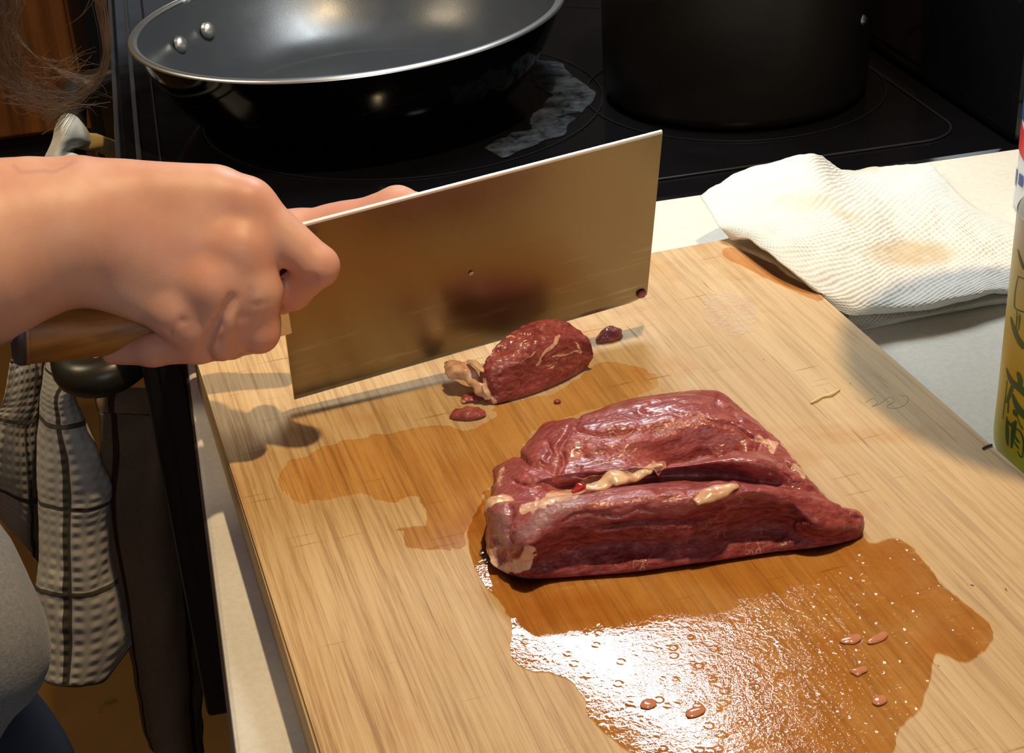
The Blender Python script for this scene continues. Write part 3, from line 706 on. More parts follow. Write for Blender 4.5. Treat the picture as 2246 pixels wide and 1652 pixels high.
def paint_slab(X, Y, V):
    fat = np.maximum.reduce([
        near_line(X, Y, [(1150,1118),(1200,1098),(1262,1078),(1292,1060)], 17),
        near_line(X, Y, [(1290,1062),(1345,1048),(1400,1036),(1450,1022)], 15),
        near_line(X, Y, [(1110,1245),(1150,1240),(1160,1210)], 22)*.95,
        near_line(X, Y, [(1076,1210),(1085,1240)], 20)*.8,
        near_line(X, Y, [(1660,962),(1700,975),(1690,990)], 12)*.75,
        near_line(X, Y, [(1745,1025),(1765,1040)], 13)*.75,
        near_line(X, Y, [(1100,1030),(1095,1060)], 12)*.6,
        near_line(X, Y, [(1640,905),(1700,950),(1750,1015)], 7)*.6])
    topb = np.interp(X, [1060,1137,1217,1351,1484,1573,1662,1740,1796,1900], [1300,1207,1158,1141,1132,1098,1090,1108,1158,1160])
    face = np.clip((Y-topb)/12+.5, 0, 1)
    blue = near_line(X, Y, [(1150,1170),(1200,1125),(1262,1092)], 26)*.9
    blue = np.maximum(blue, near_line(X, Y, [(1100,1130),(1105,1190)], 26)*.8)
    return dict(fat=fat, face=face, blue=blue)
bs = thing('beef_slab', tuple(onz(1480, 1150, 0)), 'large slab of raw red beef with a dark cut front face, nearest the camera on the board', 'meat')
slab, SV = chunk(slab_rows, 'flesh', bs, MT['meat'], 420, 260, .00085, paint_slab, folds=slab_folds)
def blob(path, rad, z, name, parent, mat, n=40, k=14, flat=.5, amp=.0006, at=None):
    P = np.array([onz(x, y, zz) for (x, y), zz in zip(path, z if hasattr(z, '__len__') else [z]*len(path))])
    P = cr(P, n); R = cr(np.array(rad, float), n)
    V, F = tube(P, R, k, flat=flat); V = V + (np.stack([N1(V, 300), N2(V, 300), N1(V, 260)], 1))*amp
    V[:, 2] = np.maximum(V[:, 2], Z0 + .0006)
    at = at or {}
    for q in ('fat', 'face', 'blue'): at.setdefault(q, np.zeros(len(V)))
    at = {q: (np.full(len(V), a) if np.isscalar(a) else a) for q, a in at.items()}
    return obj(name, V, F, mat, parent, attrs=at)
blob([(1525,1103),(1545,1090),(1572,1080),(1600,1070),(1618,1064)], [.0022,.0042,.0045,.003,.0012], [.0335,.0345,.0350,.0355,.035], 'fat', bs, MT['fat'])
blob([(1285,1068),(1320,1062),(1345,1050),(1385,1046),(1420,1032),(1452,1022)], [.0015,.0035,.0045,.0035,.0028,.001], [.030,.030,.031,.030,.030,.031], 'fat', bs, MT['fat'], amp=.0012)
blob([(1070,1112),(1088,1102),(1108,1106),(1120,1125)], [.0035,.0050,.0045,.003], [.024,.027,.027,.025], 'fat', bs, MT['fat'], amp=.001)
tag(blob([(1255,1078),(1272,1068),(1285,1062)], [.001,.0022,.001], .0315, 'blood_clot', bs, plain('blood', (.35, .01, .01), .2, coat=.5)), 'bright red clot')

# ------------------------------------------------------------------ the small piece under the blade
cube_rows = [
 [(1070,884,.001),(1060,862,.006),(1056,842,.011),(1054,824,.015),(1056,810,.017)],
 [(1092,888,0),(1082,855,.009),(1074,822,.017),(1070,796,.022),(1078,772,.024)],
 [(1122,880,0),(1118,845,.010),(1112,806,.020),(1108,765,.026),(1112,738,.027)],
 [(1165,868,0),(1160,830,.010),(1152,790,.021),(1148,745,.029),(1152,714,.029)],
 [(1212,850,0),(1210,810,.011),(1205,765,.022),(1200,725,.029),(1202,703,.029)],
 [(1258,828,0),(1260,790,.010),(1258,752,.019),(1252,725,.025),(1250,712,.025)],
 [(1288,808,0),(1297,790,.006),(1299,770,.012),(1294,752,.017),(1285,742,.018)],
]
def paint_cube(X, Y, V):
    fat = np.maximum.reduce([near_line(X, Y, [(1228,735),(1215,755),(1192,775),(1180,800)], 6)*.85,
        near_line(X, Y, [(1180,770),(1150,790),(1110,800)], 3)*.7,
        near_line(X, Y, [(1215,785),(1245,775),(1270,772)], 4)*.7,
        near_line(X, Y, [(1200,800),(1222,795),(1205,812)], 4)*.65,
        near_line(X, Y, [(1258,742),(1270,770)], 4)*.6,
        near_line(X, Y, [(1110,738),(1135,742)], 4)*.7,
        near_line(X, Y, [(1062,830),(1072,862),(1085,885)], 7)*.7])
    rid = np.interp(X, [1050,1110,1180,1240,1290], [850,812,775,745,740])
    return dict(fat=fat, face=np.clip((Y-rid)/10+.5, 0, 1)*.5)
cb = thing('beef_piece', tuple(onz(1180, 820, 0)), 'small marbled chunk of raw beef against the cleaver blade', 'meat')
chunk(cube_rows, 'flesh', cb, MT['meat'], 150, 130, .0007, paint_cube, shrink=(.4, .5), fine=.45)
tag(blob([(984,800),(1002,812),(1022,815),(1045,832),(1062,855),(1070,872)], [.0030,.0062,.0058,.005,.005,.002], [.010,.012,.013,.010,.007,.003], 'fat', cb, MT['fat'], flat=.7, amp=.0016), 'beige flap of fat')
blob([(1028,790),(1045,800),(1062,815)], [.0012,.002,.0012], [.019,.020,.018], 'fat', cb, MT['fat'])
blob([(1062,840),(1068,858),(1075,872)], [.0012,.0022,.0015], [.012,.008,.004], 'fat', cb, MT['fat'])

def scrap(name, c, rx, ry, h, rot, label, z=0.0, parent=None, fat=0., mat=None, n=18):
    c0 = onz(c[0], c[1], z); V = []; F = []
    for i, ph in enumerate(np.linspace(.03, math.pi/2, 8)):
        for j in range(28):
            a = 2*math.pi*j/28; q = np.array([math.cos(a)*rx*math.sin(ph), math.sin(a)*ry*math.sin(ph), h*math.cos(ph)])
            w_ = 1 + .28*N1(np.array([math.cos(a)*1.3+c[0], math.sin(a)*1.3, .3]))
            x = q[0]*w_; y = q[1]*w_
            V.append(c0 + np.array([x*math.cos(rot)-y*math.sin(rot), x*math.sin(rot)+y*math.cos(rot), q[2]+.0006]))
    for i in range(7):
        for j in range(28):
            k = (j+1) % 28; F.append((i*28+j, (i+1)*28+j, (i+1)*28+k, i*28+k))
    F.append(tuple(range(28))[::-1]); F.append(tuple(range(7*28, 8*28)))
    V = np.array(V); V += np.stack([N1(V, 420), N2(V, 420), .8*N1(V, 330)], 1)*min(.0011, h*.28); V[:, 2] = np.maximum(V[:, 2], c0[2]+.0004)
    r_ = np.hypot(V[:, 0]-c0[0], V[:, 1]-c0[1])/max(rx, ry)
    o = obj(name, V, F, mat or MT['meat'], parent, attrs=dict(fat=np.clip((r_-.8)*4, 0, 1)*fat, face=np.zeros(len(V)), blue=np.zeros(len(V)))); fix_normals(o)
    if label: tag(o, label, 'meat')
    return o
scrap('beef_scrap', (1028, 912), .0108, .0062, .0042, -.1, 'oval scrap of raw beef lying in front of the small piece', fat=.6)
scrap('beef_scrap', (1038, 876), .0068, .0040, .0028, .1, 'torn pinkish shred of beef and fat just behind the oval scrap', fat=.9)
scrap('beef_scrap', (1336, 742), .0072, .0056, .0060, .35, 'dark red nugget of beef to the right of the small piece')
scrap('beef_crumb', (1223, 884), .0022, .0019, .0014, 0, 'tiny red crumb of beef between the small piece and the slab')
for c_, rx, ry, lab in (((1420, 1548), .0035, .003, 'round reddish crumb in the bright glare of the juice'), ((1865, 1405), .0050, .0028, 'pale pink shred in the juice, left of the pair right of centre'), ((1925, 1402), .0055, .0026, 'pale pink shred in the juice, right of the pair'),
                        ((1885, 1475), .0038, .0024, 'pink shred in the juice below the pair of shreds'), ((1930, 1538), .0038, .0026, 'lowest pink shred in the juice, near the bottom right'), ((1525, 1565), .004, .0028, 'pale shred at the lower edge of the glare')):
    o = scrap('meat_shred', c_, rx, ry, .0010, .3, lab, mat=NT('pink_shred').set(base=(.55, .22, .12), rough=.15, coat=.6))

# pale bristle lying on the board
v, f = tube([onz(x, y, .0007) for x, y in cr(np.array([(1778, 884), (1790, 878), (1805, 870), (1822, 866), (1842, 854)], float), 20)], cr(np.array([.0004, .0009, .0006, .0011, .0004]), 20), 8)
tag(obj('straw_fibre', v, f, plain('straw', (.72, .58, .30), .4)), 'thin golden fibre lying on the board right of the slab', 'fibre')
v, f = tube([onz(x, y, .0006) for x, y in cr(np.array([(2156, 984), (2165, 979), (2176, 976)], float), 8)], .0006, 6)
tag(obj('dark_splinter', v, f, plain('splinter', (.05, .03, .02), .6)), 'short dark splinter at the right edge of the board by the can', 'splinter')

# ------------------------------------------------------------------ cleaver
U = np.array([.98866, .13668, .06221]); Vv = np.array([-.02787, -.24003, .97037])
U /= np.linalg.norm(U); Vv -= U*(U@Vv); Vv /= np.linalg.norm(Vv); NN = np.cross(U, Vv); NN /= np.linalg.norm(NN)   # NN points towards the camera side if negative y
if NN[1] > 0: NN = -NN
A = R3(.0352, .748, .0058); BLn = .205; BH = .1112
ROT = Matrix((U, -NN, Vv)).transposed()
cl = bpy.data.objects.new('cleaver', None); C_.objects.link(cl); cl.location = Vector(A); cl.rotation_euler = ROT.to_euler()
tag(cl, 'large rectangular steel cleaver with round wooden handle held over the board', 'cleaver')
def lobj(name, V, F, mat, parent, smooth=False):
    me = bpy.data.meshes.new(name); me.from_pydata([tuple(map(float, q)) for q in V], [], [list(map(int, q)) for q in F]); me.materials.append(mat)
    if smooth: me.polygons.foreach_set('use_smooth', [True]*len(me.polygons))
    o = bpy.data.objects.new(name, me); C_.objects.link(o); o.parent = parent; return o
# blade outline in local x (along), z (up); thickness grows from edge to spine
n_ = 40; xs = np.linspace(0, BLn, n_); zs = [0, .003, .012, .06, BH-.0016, BH-.0004, BH]; th_ = [.0001, .0006, .0008, .0011, .0013, .0010, .0005]
V = []; F = []
for si in (-1, 1):
    for z, t_ in zip(zs, th_):
        for x in xs:
            xx = x
            if x == xs[-1] and z < .002: xx = BLn - .003
            if x > BLn-.02 and z < .002: pass
            zz = z + (.0030*max(0, (x-(BLn-.012))/.012)**2 if z < .002 else 0); xx = xx + z/BH*(.0021 + (.0028*x/BLn))
            V.append((xx, si*t_, zz))
nz = len(zs)
for s in (0, 1):
    for k in range(nz-1):
        for i in range(n_-1):
            q = [s*nz*n_+k*n_+i, s*nz*n_+k*n_+i+1, s*nz*n_+(k+1)*n_+i+1, s*nz*n_+(k+1)*n_+i]
            F.append(q if s == 0 else q[::-1])
of = nz*n_
for i in range(n_-1):
    F.append([i+1, i, of+i, of+i+1]); k = (nz-1)*n_; F.append([k+i, k+i+1, of+k+i+1, of+k+i])
for k in range(nz-1):
    F.append([k*n_, (k+1)*n_, of+(k+1)*n_, of+k*n_]); e = n_-1; F.append([(k+1)*n_+e, k*n_+e, of+k*n_+e, of+(k+1)*n_+e])
lobj('blade', V, F, MT['steel'], cl)
def wl_(V):                      # world points to the cleaver's own axes
    Q = np.array([U, -NN, Vv]); return (np.asarray(V) - A) @ Q.T
tz = .0560                     # height of the handle axis on the heel
V, F = box_vf((-.014, -.0022, tz-.0095), (.004, .0022, tz+.0095), .0006); lobj('tang', V, F, MT['alu'], cl)
T0 = A + U*(-.006) + Vv*tz; T1 = ony(33, 731, .722); ha = T1 - T0; hl = np.linalg.norm(ha); ha /= hl
V, F = lathe([(.0001, -.004), (.0090, -.004), (.0104, -.002), (.0108, .000), (.0108, .014), (.0001, .014)], T0, 28, ha, cap=False)
lobj('ferrule', wl_(V), F, MT['alu'], cl, True)
hx = cr(np.array([(.0104, .010), (.0108, .014), (.0112, .030), (.0122, .055), (.0130, .080), (.0142, .100), (.0153, .118), (.0156, hl-.006), (.0156, hl-.004)]), 50)
V, F = lathe([(float(r), float(z)) for r, z in hx], T0, 44, ha, cap=True); lobj('handle', wl_(V), F, MT['hwood'], cl, True)
V, F = lathe([(.0155, hl-.0045), (.0157, hl-.0040), (.0156, hl-.0010), (.0145, hl+.0010), (.0120, hl+.0018), (.0001, hl+.0018)], T0, 44, ha, cap=False)
tag(lobj('end_cap', wl_(V), F, plain('handle_end', (.045, .03, .022), .5), cl, True), 'dark worn butt of the handle')
# crumbs stuck to the blade
def blade_pt(x, y, off=.0016):
    d = ray(x, y); P0 = A + NN*off; t_ = ((P0-CAM)@NN)/(d@NN); return CAM + t_*d
def stuck(c, r, name, lab, mat, flat=.3):
    P = blade_pt(*c); V, F = lathe([(r*math.cos(q)+1e-5, r*flat*math.sin(q)) for q in np.linspace(0, math.pi/2, 6)], P, 14, NN, cap=True)
    V = V + .0003*np.stack([N1(V, 700), N2(V, 700), N1(V, 500)], 1)
    o = obj(name, V, F, mat, attrs=dict(fat=np.zeros(len(V)), face=np.zeros(len(V)), blue=np.zeros(len(V)))); tag(o, lab, 'meat')
stuck((1034, 600), .0014, 'fat_crumb', 'tiny pinkish crumb stuck in the middle of the cleaver blade', MT['fat'])
stuck((1408, 646), .0030, 'beef_crumb', 'red sliver of beef on the lower far corner of the cleaver blade', MT['meat'])

# ------------------------------------------------------------------ paper towel
tw = [ # rows from the back (stove) to the front; (x, y, height above board top)
 [(1535,430,.006),(1610,383,.010),(1700,353,.016),(1790,337,.020),(1850,372,-.014),(1915,367,-.022),(2030,358,-.022),(2065,385,-.024),(2120,440,-.027),(2180,480,-.027)],
 [(1548,447,.006),(1620,410,.010),(1710,385,.015),(1790,372,.017),(1860,400,-.004),(1930,395,-.018),(2030,392,-.021),(2090,420,-.023),(2150,462,-.025),(2225,492,-.026)],
 [(1560,466,.008),(1640,445,.010),(1720,430,.013),(1800,425,.014),(1880,440,.003),(1960,440,-.010),(2040,440,-.016),(2110,460,-.020),(2180,485,-.023),(2262,515,-.026)],
 [(1572,487,.010),(1660,478,.010),(1740,475,.010),(1820,482,.009),(1900,490,.002),(1980,495,-.008),(2060,500,-.014),(2130,510,-.018),(2200,525,-.022),(2280,540,-.026)],
 [(1580,500,.009),(1655,490,.013),(1720,508,.014),(1800,525,.010),(1890,545,.001),(1970,555,-.008),(2050,560,-.013),(2130,565,-.016),(2200,570,-.020),(2280,580,-.024)],
 [(1590,512,.006),(1650,505,.015),(1712,530,.017),(1785,570,.010),(1880,600,.000),(1960,610,-.008),(2040,612,-.012),(2120,610,-.014),(2200,605,-.017),(2275,612,-.022)],
 [(1600,524,.003),(1648,526,.013),(1710,568,.013),(1790,628,.004),(1868,662,-.006),(1950,668,-.011),(2030,662,-.012),(2110,648,-.013),(2190,632,-.015),(2270,640,-.020)],
 [(1604,527,.002),(1648,531,.011),(1708,572,.011),(1784,638,.001),(1856,690,-.012),(1950,686,-.016),(2030,678,-.017),(2110,662,-.018),(2190,645,-.019),(2265,652,-.023)],
]
G = np.array([[onz(*q) for q in r] for r in tw]); G = loft(G, 110, 150)
G[..., 2] += .0010*N1(G, 90) + .0004*N2(G, 260)
# keep clear of board and counter
def on_board(P):
    d = P - cL; u = d[..., 0]*E1[0] + d[..., 1]*E1[1]; w_ = -(d[..., 0]*E2[0] + d[..., 1]*E2[1]); return (u > -.001) & (u < BW+.001) & (w_ > -.001) & (w_ < BL)
ob = on_board(G); G[..., 2] = np.where(ob, np.maximum(G[..., 2], Z0 + .0008), np.maximum(G[..., 2], ZC + .0010))
V, F = grid_vf(G); uvp = grid_uv(110, 150); X, Y = proj(V)
wetm = np.maximum.reduce([np.clip(1.25 - np.hypot((X-2000)/105, (Y-556)/33)**2, 0, 1)*.9,
        np.clip(1.1 - np.hypot((X-1770)/75, (Y-440)/32)**2, 0, 1)*.30, near_line(X, Y, [(1825,462),(1880,482)], 14)*.45,
        near_line(X, Y, [(1860,378),(1920,370)], 9)*.5])
wetm = np.clip(wetm*(1+.35*N1(V, 160)), 0, 1)
pt_ = obj('paper_towel', V, F, MT['paper'], uv=uvp, attrs=dict(wet=wetm))
md = pt_.modifiers.new('thick', 'SOLIDIFY'); md.thickness = .0006; md.offset = 1
tag(pt_, 'crumpled white dimpled paper towel with a yellowish wet spot, draped over the board corner', 'paper towel')
# the lower ply that shows under the front edge
lw = [[(1862,672,-.022),(1940,668,-.023),(2020,660,-.023),(2100,645,-.023),(2180,630,-.023),(2260,635,-.024)],
      [(1862,708,-.0285),(1945,700,-.0265),(2025,690,-.025),(2105,672,-.0245),(2185,655,-.024),(2262,650,-.024)],
      [(1880,724,-.029),(1950,712,-.029),(2025,697,-.0285),(2105,682,-.028),(2185,668,-.028),(2262,662,-.028)]]
G = np.array([[onz(*q) for q in r] for r in lw]); G = loft(G, 24, 90); G[..., 2] = np.maximum(G[..., 2], ZC + .0008)
V, F = grid_vf(G); lo_ = obj('folded_ply', V, F, MT['paper'], pt_, uv=grid_uv(24, 90)*np.array([1, .2]), attrs=dict(wet=np.full(len(V), .25)))
md = lo_.modifiers.new('thick', 'SOLIDIFY'); md.thickness = .0005; md.offset = 1
tag(lo_, 'lower folded layer showing under the front edge')

# ------------------------------------------------------------------ drink can at the right edge
def can_center(xl, yl, z, r):
    """centre whose left outline passes through (xl, yl) at height z"""
    P = onz(xl, yl, z); d = P - CAM; d[2] = 0; d /= np.linalg.norm(d); s = np.array([d[1], -d[0], 0]); return P + s*r
cc = can_center(2180, 935, -.012, .034); cc[2] = ZC
t = NT('printed_can'); o_ = t.coord('Object'); s_ = t.sep(o_)
vert = t.math('ADD', t.math('MULTIPLY', s_[2], 6.0), t.math('MULTIPLY', t.noise(o_, 22, 2), .35))
cc_ = t.ramp(vert, [(.10, (.38, .46, .02)), (.34, (.62, .50, .03)), (.58, (.62, .44, .03)), (.78, (.60, .56, .16)), (.92, (.72, .72, .62))])
MT['can'] = t.set(base=cc_, rough=.42, metal=.0, coat=.08, coatr=.3, spec=.3)
MT['can_green'] = plain('green_print', (.045, .11, .02), .4, coat=.2)
can = thing('drink_can', tuple(cc), 'yellow-green drink can with dark green brush lettering at the right edge', 'can')
prof = cr(np.array([(.0265, .0), (.0285, .0015), (.0320, .008), (.0340, .016), (.0340, .040), (.0340, .130), (.0335, .138), (.0300, .147), (.0268, .152), (.0265, .155)]), 60)
v, f = lathe(prof.tolist(), cc, 96); obj('can_body', v, f, MT['can'], can)
v, f = lathe([(.0258, .1535), (.0268, .1535), (.0270, .1560), (.0262, .1565), (.0255, .1535)], cc, 64, cap=False); obj('can_rim', v, f, MT['alu'], can)
def on_can(x, y, off=.00025):
    d = ray(x, y); o2 = CAM - cc; a = d[0]**2 + d[1]**2; b = 2*(o2[0]*d[0]+o2[1]*d[1]); c = o2[0]**2+o2[1]**2-(.034+off)**2
    D = b*b-4*a*c
    t_ = (-b - math.sqrt(max(D, 0)))/(2*a); return CAM + t_*d
def decal(polys, name, parent):
    VV = []; FF = []
    for pl in polys:                       # ribbons: list of (x, y, half width)
        pl = cr(np.array(pl, float), 26); c_ = pl[:, :2]; T = np.gradient(c_, axis=0); T /= np.linalg.norm(T, axis=1)[:, None]+1e-9
        Nn = np.stack([-T[:, 1], T[:, 0]], 1); b0 = len(VV)
        for k in range(26):
            for s in (-1, -.33, .33, 1):
                q = c_[k] + s*max(pl[k, 2], .25)*Nn[k]; VV.append(on_can(q[0], q[1]))
        for k in range(25):
            for s in range(3): FF.append((b0+k*4+s, b0+k*4+s+1, b0+(k+1)*4+s+1, b0+(k+1)*4+s))
    return obj(name, VV, FF, MT['can_green'], parent)
Zx = lambda x: 2050 + x/4.13; Zy = lambda y: 700 + y/4.13
def Zp(*p): return [(Zx(a), Zy(b), c) for a, b, c in p]
decal([Zp((690,0,2),(720,100,4),(760,190,5),(830,270,4)), Zp((735,110,.8),(740,50,.8),(750,-30,.8)), Zp((752,110,.8),(768,40,.8),(775,-30,.8)),
       Zp((648,440,.8),(665,500,3),(700,570,5),(760,620,7),(850,700,8)), Zp((748,480,2),(765,520,5),(775,590,5),(745,640,2)),
       Zp((655,560,.7),(640,700,.9),(625,820,1),(615,910,.7)), Zp((705,600,4),(680,680,4),(650,760,2.5)), Zp((668,700,.8),(664,800,1.4),(662,850,1.2)),
       Zp((705,680,2),(730,760,5),(780,840,7),(850,910,7)), Zp((712,820,1),(728,850,5),(745,885,2)), Zp((745,880,.8),(770,950,1),(800,1000,1.2)),
       Zp((652,880,.8),(655,1000,3.4),(658,1100,3.2),(665,1150,1)), Zp((650,905,1),(690,960,3),(720,950,5),(735,920,2)), Zp((718,960,5),(710,1050,5),(695,1170,2)),
       Zp((735,990,1.2),(780,1030,1.8),(805,1120,1.8),(795,1250,1.6)), Zp((725,1050,.8),(750,1100,2),(775,1125,.8)), Zp((720,1110,.8),(745,1150,1.8),(765,1180,.8)), Zp((750,1195,.8),(775,1245,1.6),(800,1255,1.2))],
      'brush_lettering', can)
W2 = lambda x, y, h_: (1950 + x/2.065, 300 + y/2.065, h_)
decal([[W2(582,510,1), W2(595,560,2.5), W2(611,600,3)], [W2(585,630,.8), W2(570,700,1), W2(566,770,1)], [W2(585,635,.8), W2(600,640,1), W2(612,645,1)],
       [W2(566,770,.8), W2(580,785,1.2), W2(611,795,1.2)], [W2(550,815,1), W2(565,870,4), W2(590,930,5), W2(611,960,4)], [W2(578,790,.7), W2(576,830,.7), W2(575,870,.7)], [W2(590,800,.7), W2(588,840,.7), W2(584,880,.7)]],
      'printed_emblem', can)
# ------------------------------------------------------------------ bottle behind the can
b0 = can_center(2226, 425, -.02, .033); b0[2] = ZC
bt = thing('plastic_bottle', tuple(b0), 'white bottle with red and blue label behind the can at the right edge', 'bottle')
v, f = lathe(cr(np.array([(.026, 0), (.031, .003), (.033, .012), (.033, .10), (.030, .125), (.020, .15), (.0145, .16), (.0145, .175)]), 50).tolist(), b0, 64); obj('bottle_body', v, f, plain('white_plastic', (.62, .66, .70), .35), bt)
v, f = lathe([(.0165, .170), (.0168, .172), (.0168, .19), (.0160, .192), (.0001, .192)], b0, 40, cap=False); obj('cap', v, f, plain('cap_white', (.6, .6, .6), .4), bt)
def band(a0, a1, z0, z1, r, c, mat, name, par, n=30, wave=.0):
    th = np.linspace(a0, a1, n); G = []
    for k, z in enumerate((z0, z1)): G.append([c + np.array([r*math.cos(q), r*math.sin(q), z + wave*math.sin(q*3+k)]) for q in th])
    v, f = grid_vf(np.array(G)); return obj(name, v, f, mat, par)
band(2.3, 5.6, .040, .062, .0338, b0, plain('label_red', (.55, .03, .03), .4), 'red_band', bt, wave=.004)
for k in range(7):
    a0 = 2.6 + k*.36; band(a0, a0+.2, .018+.004*(k % 2), .030, .0338, b0, plain('label_blue', (.03, .06, .25), .4), 'blue_letter', bt, 6)
band(2.3, 5.6, .064, .078, .0338, b0, bpy.data.materials['label_blue'], 'blue_band', bt, wave=.002)
band(2.3, 5.6, .090, .108, .0338, b0, plain('label_yellow', (.55, .50, .12), .4), 'yellow_band', bt)

# ------------------------------------------------------------------ waffle-weave towel over the oven handle
tow = thing('kitchen_towel', (-.107, 1.10, .35), 'white waffle towel with dark window-pane lines hanging from the oven door handle', 'towel')
def sheet(rows, name, parent, mat, nr, nc, us, vs, thick=.0025, bulge=0.0):
    G = loft(np.array(rows), nr, nc)
    uv = np.stack(np.meshgrid(np.linspace(us[0], us[1], nc), np.linspace(vs[0], vs[1], nr)), -1).reshape(-1, 2)
    G = G + grid_normals(G)*(.0012*N1(G, 60))[..., None]
    V, F = grid_vf(G); o = obj(name, V, F, mat, parent, uv=uv)
    if thick: md = o.modifiers.new('thick', 'SOLIDIFY'); md.thickness = thick; md.offset = 0
    return o
# front layer: rows from the handle down, each (x, y, distance Y) across, left to right; edges turn away from the camera
front = [
 [(112,770,1.16),(118,792,1.13),(135,800,1.10),(165,800,1.085),(195,792,1.08),(212,780,1.09),(208,772,1.11)],
 [(100,800,1.16),(104,815,1.13),(122,828,1.10),(150,832,1.085),(185,828,1.08),(210,818,1.09),(200,812,1.11)],
 [(95,850,1.16),(95,855,1.13),(108,868,1.10),(128,872,1.085),(148,868,1.08),(160,855,1.09),(160,850,1.11)],
 [(90,900,1.16),(92,905,1.13),(108,918,1.10),(130,925,1.085),(155,922,1.08),(176,916,1.09),(172,905,1.11)],
 [(86,980,1.16),(88,990,1.13),(108,1002,1.10),(145,1006,1.08),(180,1004,1.075),(212,996,1.085),(208,990,1.11)],
 [(86,1060,1.16),(88,1072,1.13),(110,1082,1.10),(150,1088,1.08),(200,1088,1.07),(240,1070,1.085),(232,1060,1.11)],
 [(88,1130,1.16),(92,1146,1.13),(115,1152,1.10),(150,1156,1.08),(190,1154,1.075),(232,1140,1.085),(236,1130,1.12)],
 [(88,1220,1.16),(90,1236,1.13),(112,1244,1.10),(150,1250,1.08),(195,1248,1.075),(232,1232,1.09),(250,1215,1.12)],
 [(84,1300,1.16),(84,1316,1.13),(106,1326,1.10),(150,1330,1.08),(200,1328,1.075),(245,1310,1.09),(268,1290,1.12)],
 [(92,1400,1.16),(94,1412,1.13),(112,1420,1.10),(150,1426,1.08),(200,1424,1.075),(255,1402,1.09),(288,1372,1.12)],
 [(96,1480,1.16),(98,1492,1.13),(112,1500,1.10),(145,1506,1.08),(185,1504,1.075),(235,1486,1.09),(296,1402,1.12)],
]
sheet([[ony(*q) for q in r] for r in front], 'front_layer', tow, MT['waffle'], 150, 60, (0, 9), (0, 38))
wing = [
 [(118,752,1.30),(100,770,1.25),(70,776,1.20),(40,784,1.17),(24,790,1.16)],
 [(105,830,1.30),(98,850,1.25),(70,862,1.20),(40,868,1.17),(8,874,1.17)],
 [(96,920,1.30),(75,940,1.22),(50,946,1.19),(20,940,1.17),(-12,930,1.18)],
 [(92,1020,1.32),(84,1035,1.25),(55,1048,1.20),(15,1040,1.18),(-25,1025,1.19)],
 [(94,1120,1.32),(88,1140,1.27),(60,1140,1.22),(20,1110,1.20),(-25,1080,1.20)],
 [(96,1250,1.33),(92,1246,1.29),(66,1212,1.25),(28,1165,1.22),(-15,1118,1.21)],
]
sheet([[ony(*q) for q in r] for r in wing], 'side_fold', tow, MT['waffle'], 80, 50, (0, 10), (3.2, 27.8))
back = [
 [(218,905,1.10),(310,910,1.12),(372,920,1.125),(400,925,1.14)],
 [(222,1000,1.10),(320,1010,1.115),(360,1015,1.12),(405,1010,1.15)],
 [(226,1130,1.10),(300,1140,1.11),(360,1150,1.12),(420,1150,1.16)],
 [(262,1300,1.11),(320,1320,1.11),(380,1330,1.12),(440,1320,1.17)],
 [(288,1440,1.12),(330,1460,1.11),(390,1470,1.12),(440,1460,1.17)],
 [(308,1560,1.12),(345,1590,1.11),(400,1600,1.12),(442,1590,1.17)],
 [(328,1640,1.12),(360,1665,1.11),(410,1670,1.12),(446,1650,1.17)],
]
bt_ = thing('shade_toned_towel', (-.085, 1.13, .25), 'striped rear layer of the white towel, its shade painted dark brown, against the oven door', 'towel')
t = NT('shade_toned_cotton'); u_ = t.sep(t.coord('UV'))  # rear layer of the white towel, its shade put into a brown colour
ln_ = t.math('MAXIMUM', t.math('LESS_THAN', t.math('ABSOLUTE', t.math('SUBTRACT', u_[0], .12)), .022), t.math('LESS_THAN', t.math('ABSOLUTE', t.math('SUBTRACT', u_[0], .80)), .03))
MT['rear_shade'] = t.set(base=t.mix(ln_, t.mix(t.noise(t.pos(), 400, 3), (.19, .125, .075), (.27, .18, .11)), (.06, .03, .02)), rough=.95, spec=.1, normal=t.bump(t.noise(t.pos(), 700, 3), .5, .0012))
sheet([[ony(*q) for q in r] for r in back], 'cloth', bt_, MT['rear_shade'], 90, 40, (0, 1), (0, 1))
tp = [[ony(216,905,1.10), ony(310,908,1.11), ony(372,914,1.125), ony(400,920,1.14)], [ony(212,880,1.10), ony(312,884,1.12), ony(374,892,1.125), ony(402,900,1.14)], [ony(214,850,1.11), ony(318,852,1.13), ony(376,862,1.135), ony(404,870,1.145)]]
sheet(tp, 'top_fold', bt_, MT['rear_shade'], 20, 40, (0, 1), (0, .1))
# bundled cloth further along the handle, seen above the wrist
wc = thing('white_cloth', (-.12, 1.52, .70), 'plain white cloth bunched over the far end of the oven handle above the wrist', 'cloth')
rows = [
 [(128,268,1.50),(134,256,1.47),(146,250,1.46),(160,252,1.47),(172,262,1.50)],
 [(122,282,1.50),(128,276,1.46),(145,272,1.445),(168,274,1.46),(188,284,1.51)],
 [(116,305,1.50),(122,304,1.46),(140,302,1.44),(172,300,1.46),(198,300,1.52)],
 [(106,330,1.50),(112,330,1.46),(132,326,1.44),(160,316,1.46),(206,318,1.53)],
 [(98,352,1.50),(104,354,1.46),(122,352,1.44),(140,335,1.45),(160,322,1.50)],
 [(94,400,1.50),(100,402,1.46),(120,402,1.44),(136,392,1.45),(150,380,1.50)],
]
sheet([[ony(*q) for q in r] for r in rows], 'cloth', wc, MT['white_cloth'], 60, 40, (0, 1), (0, 1), .002)
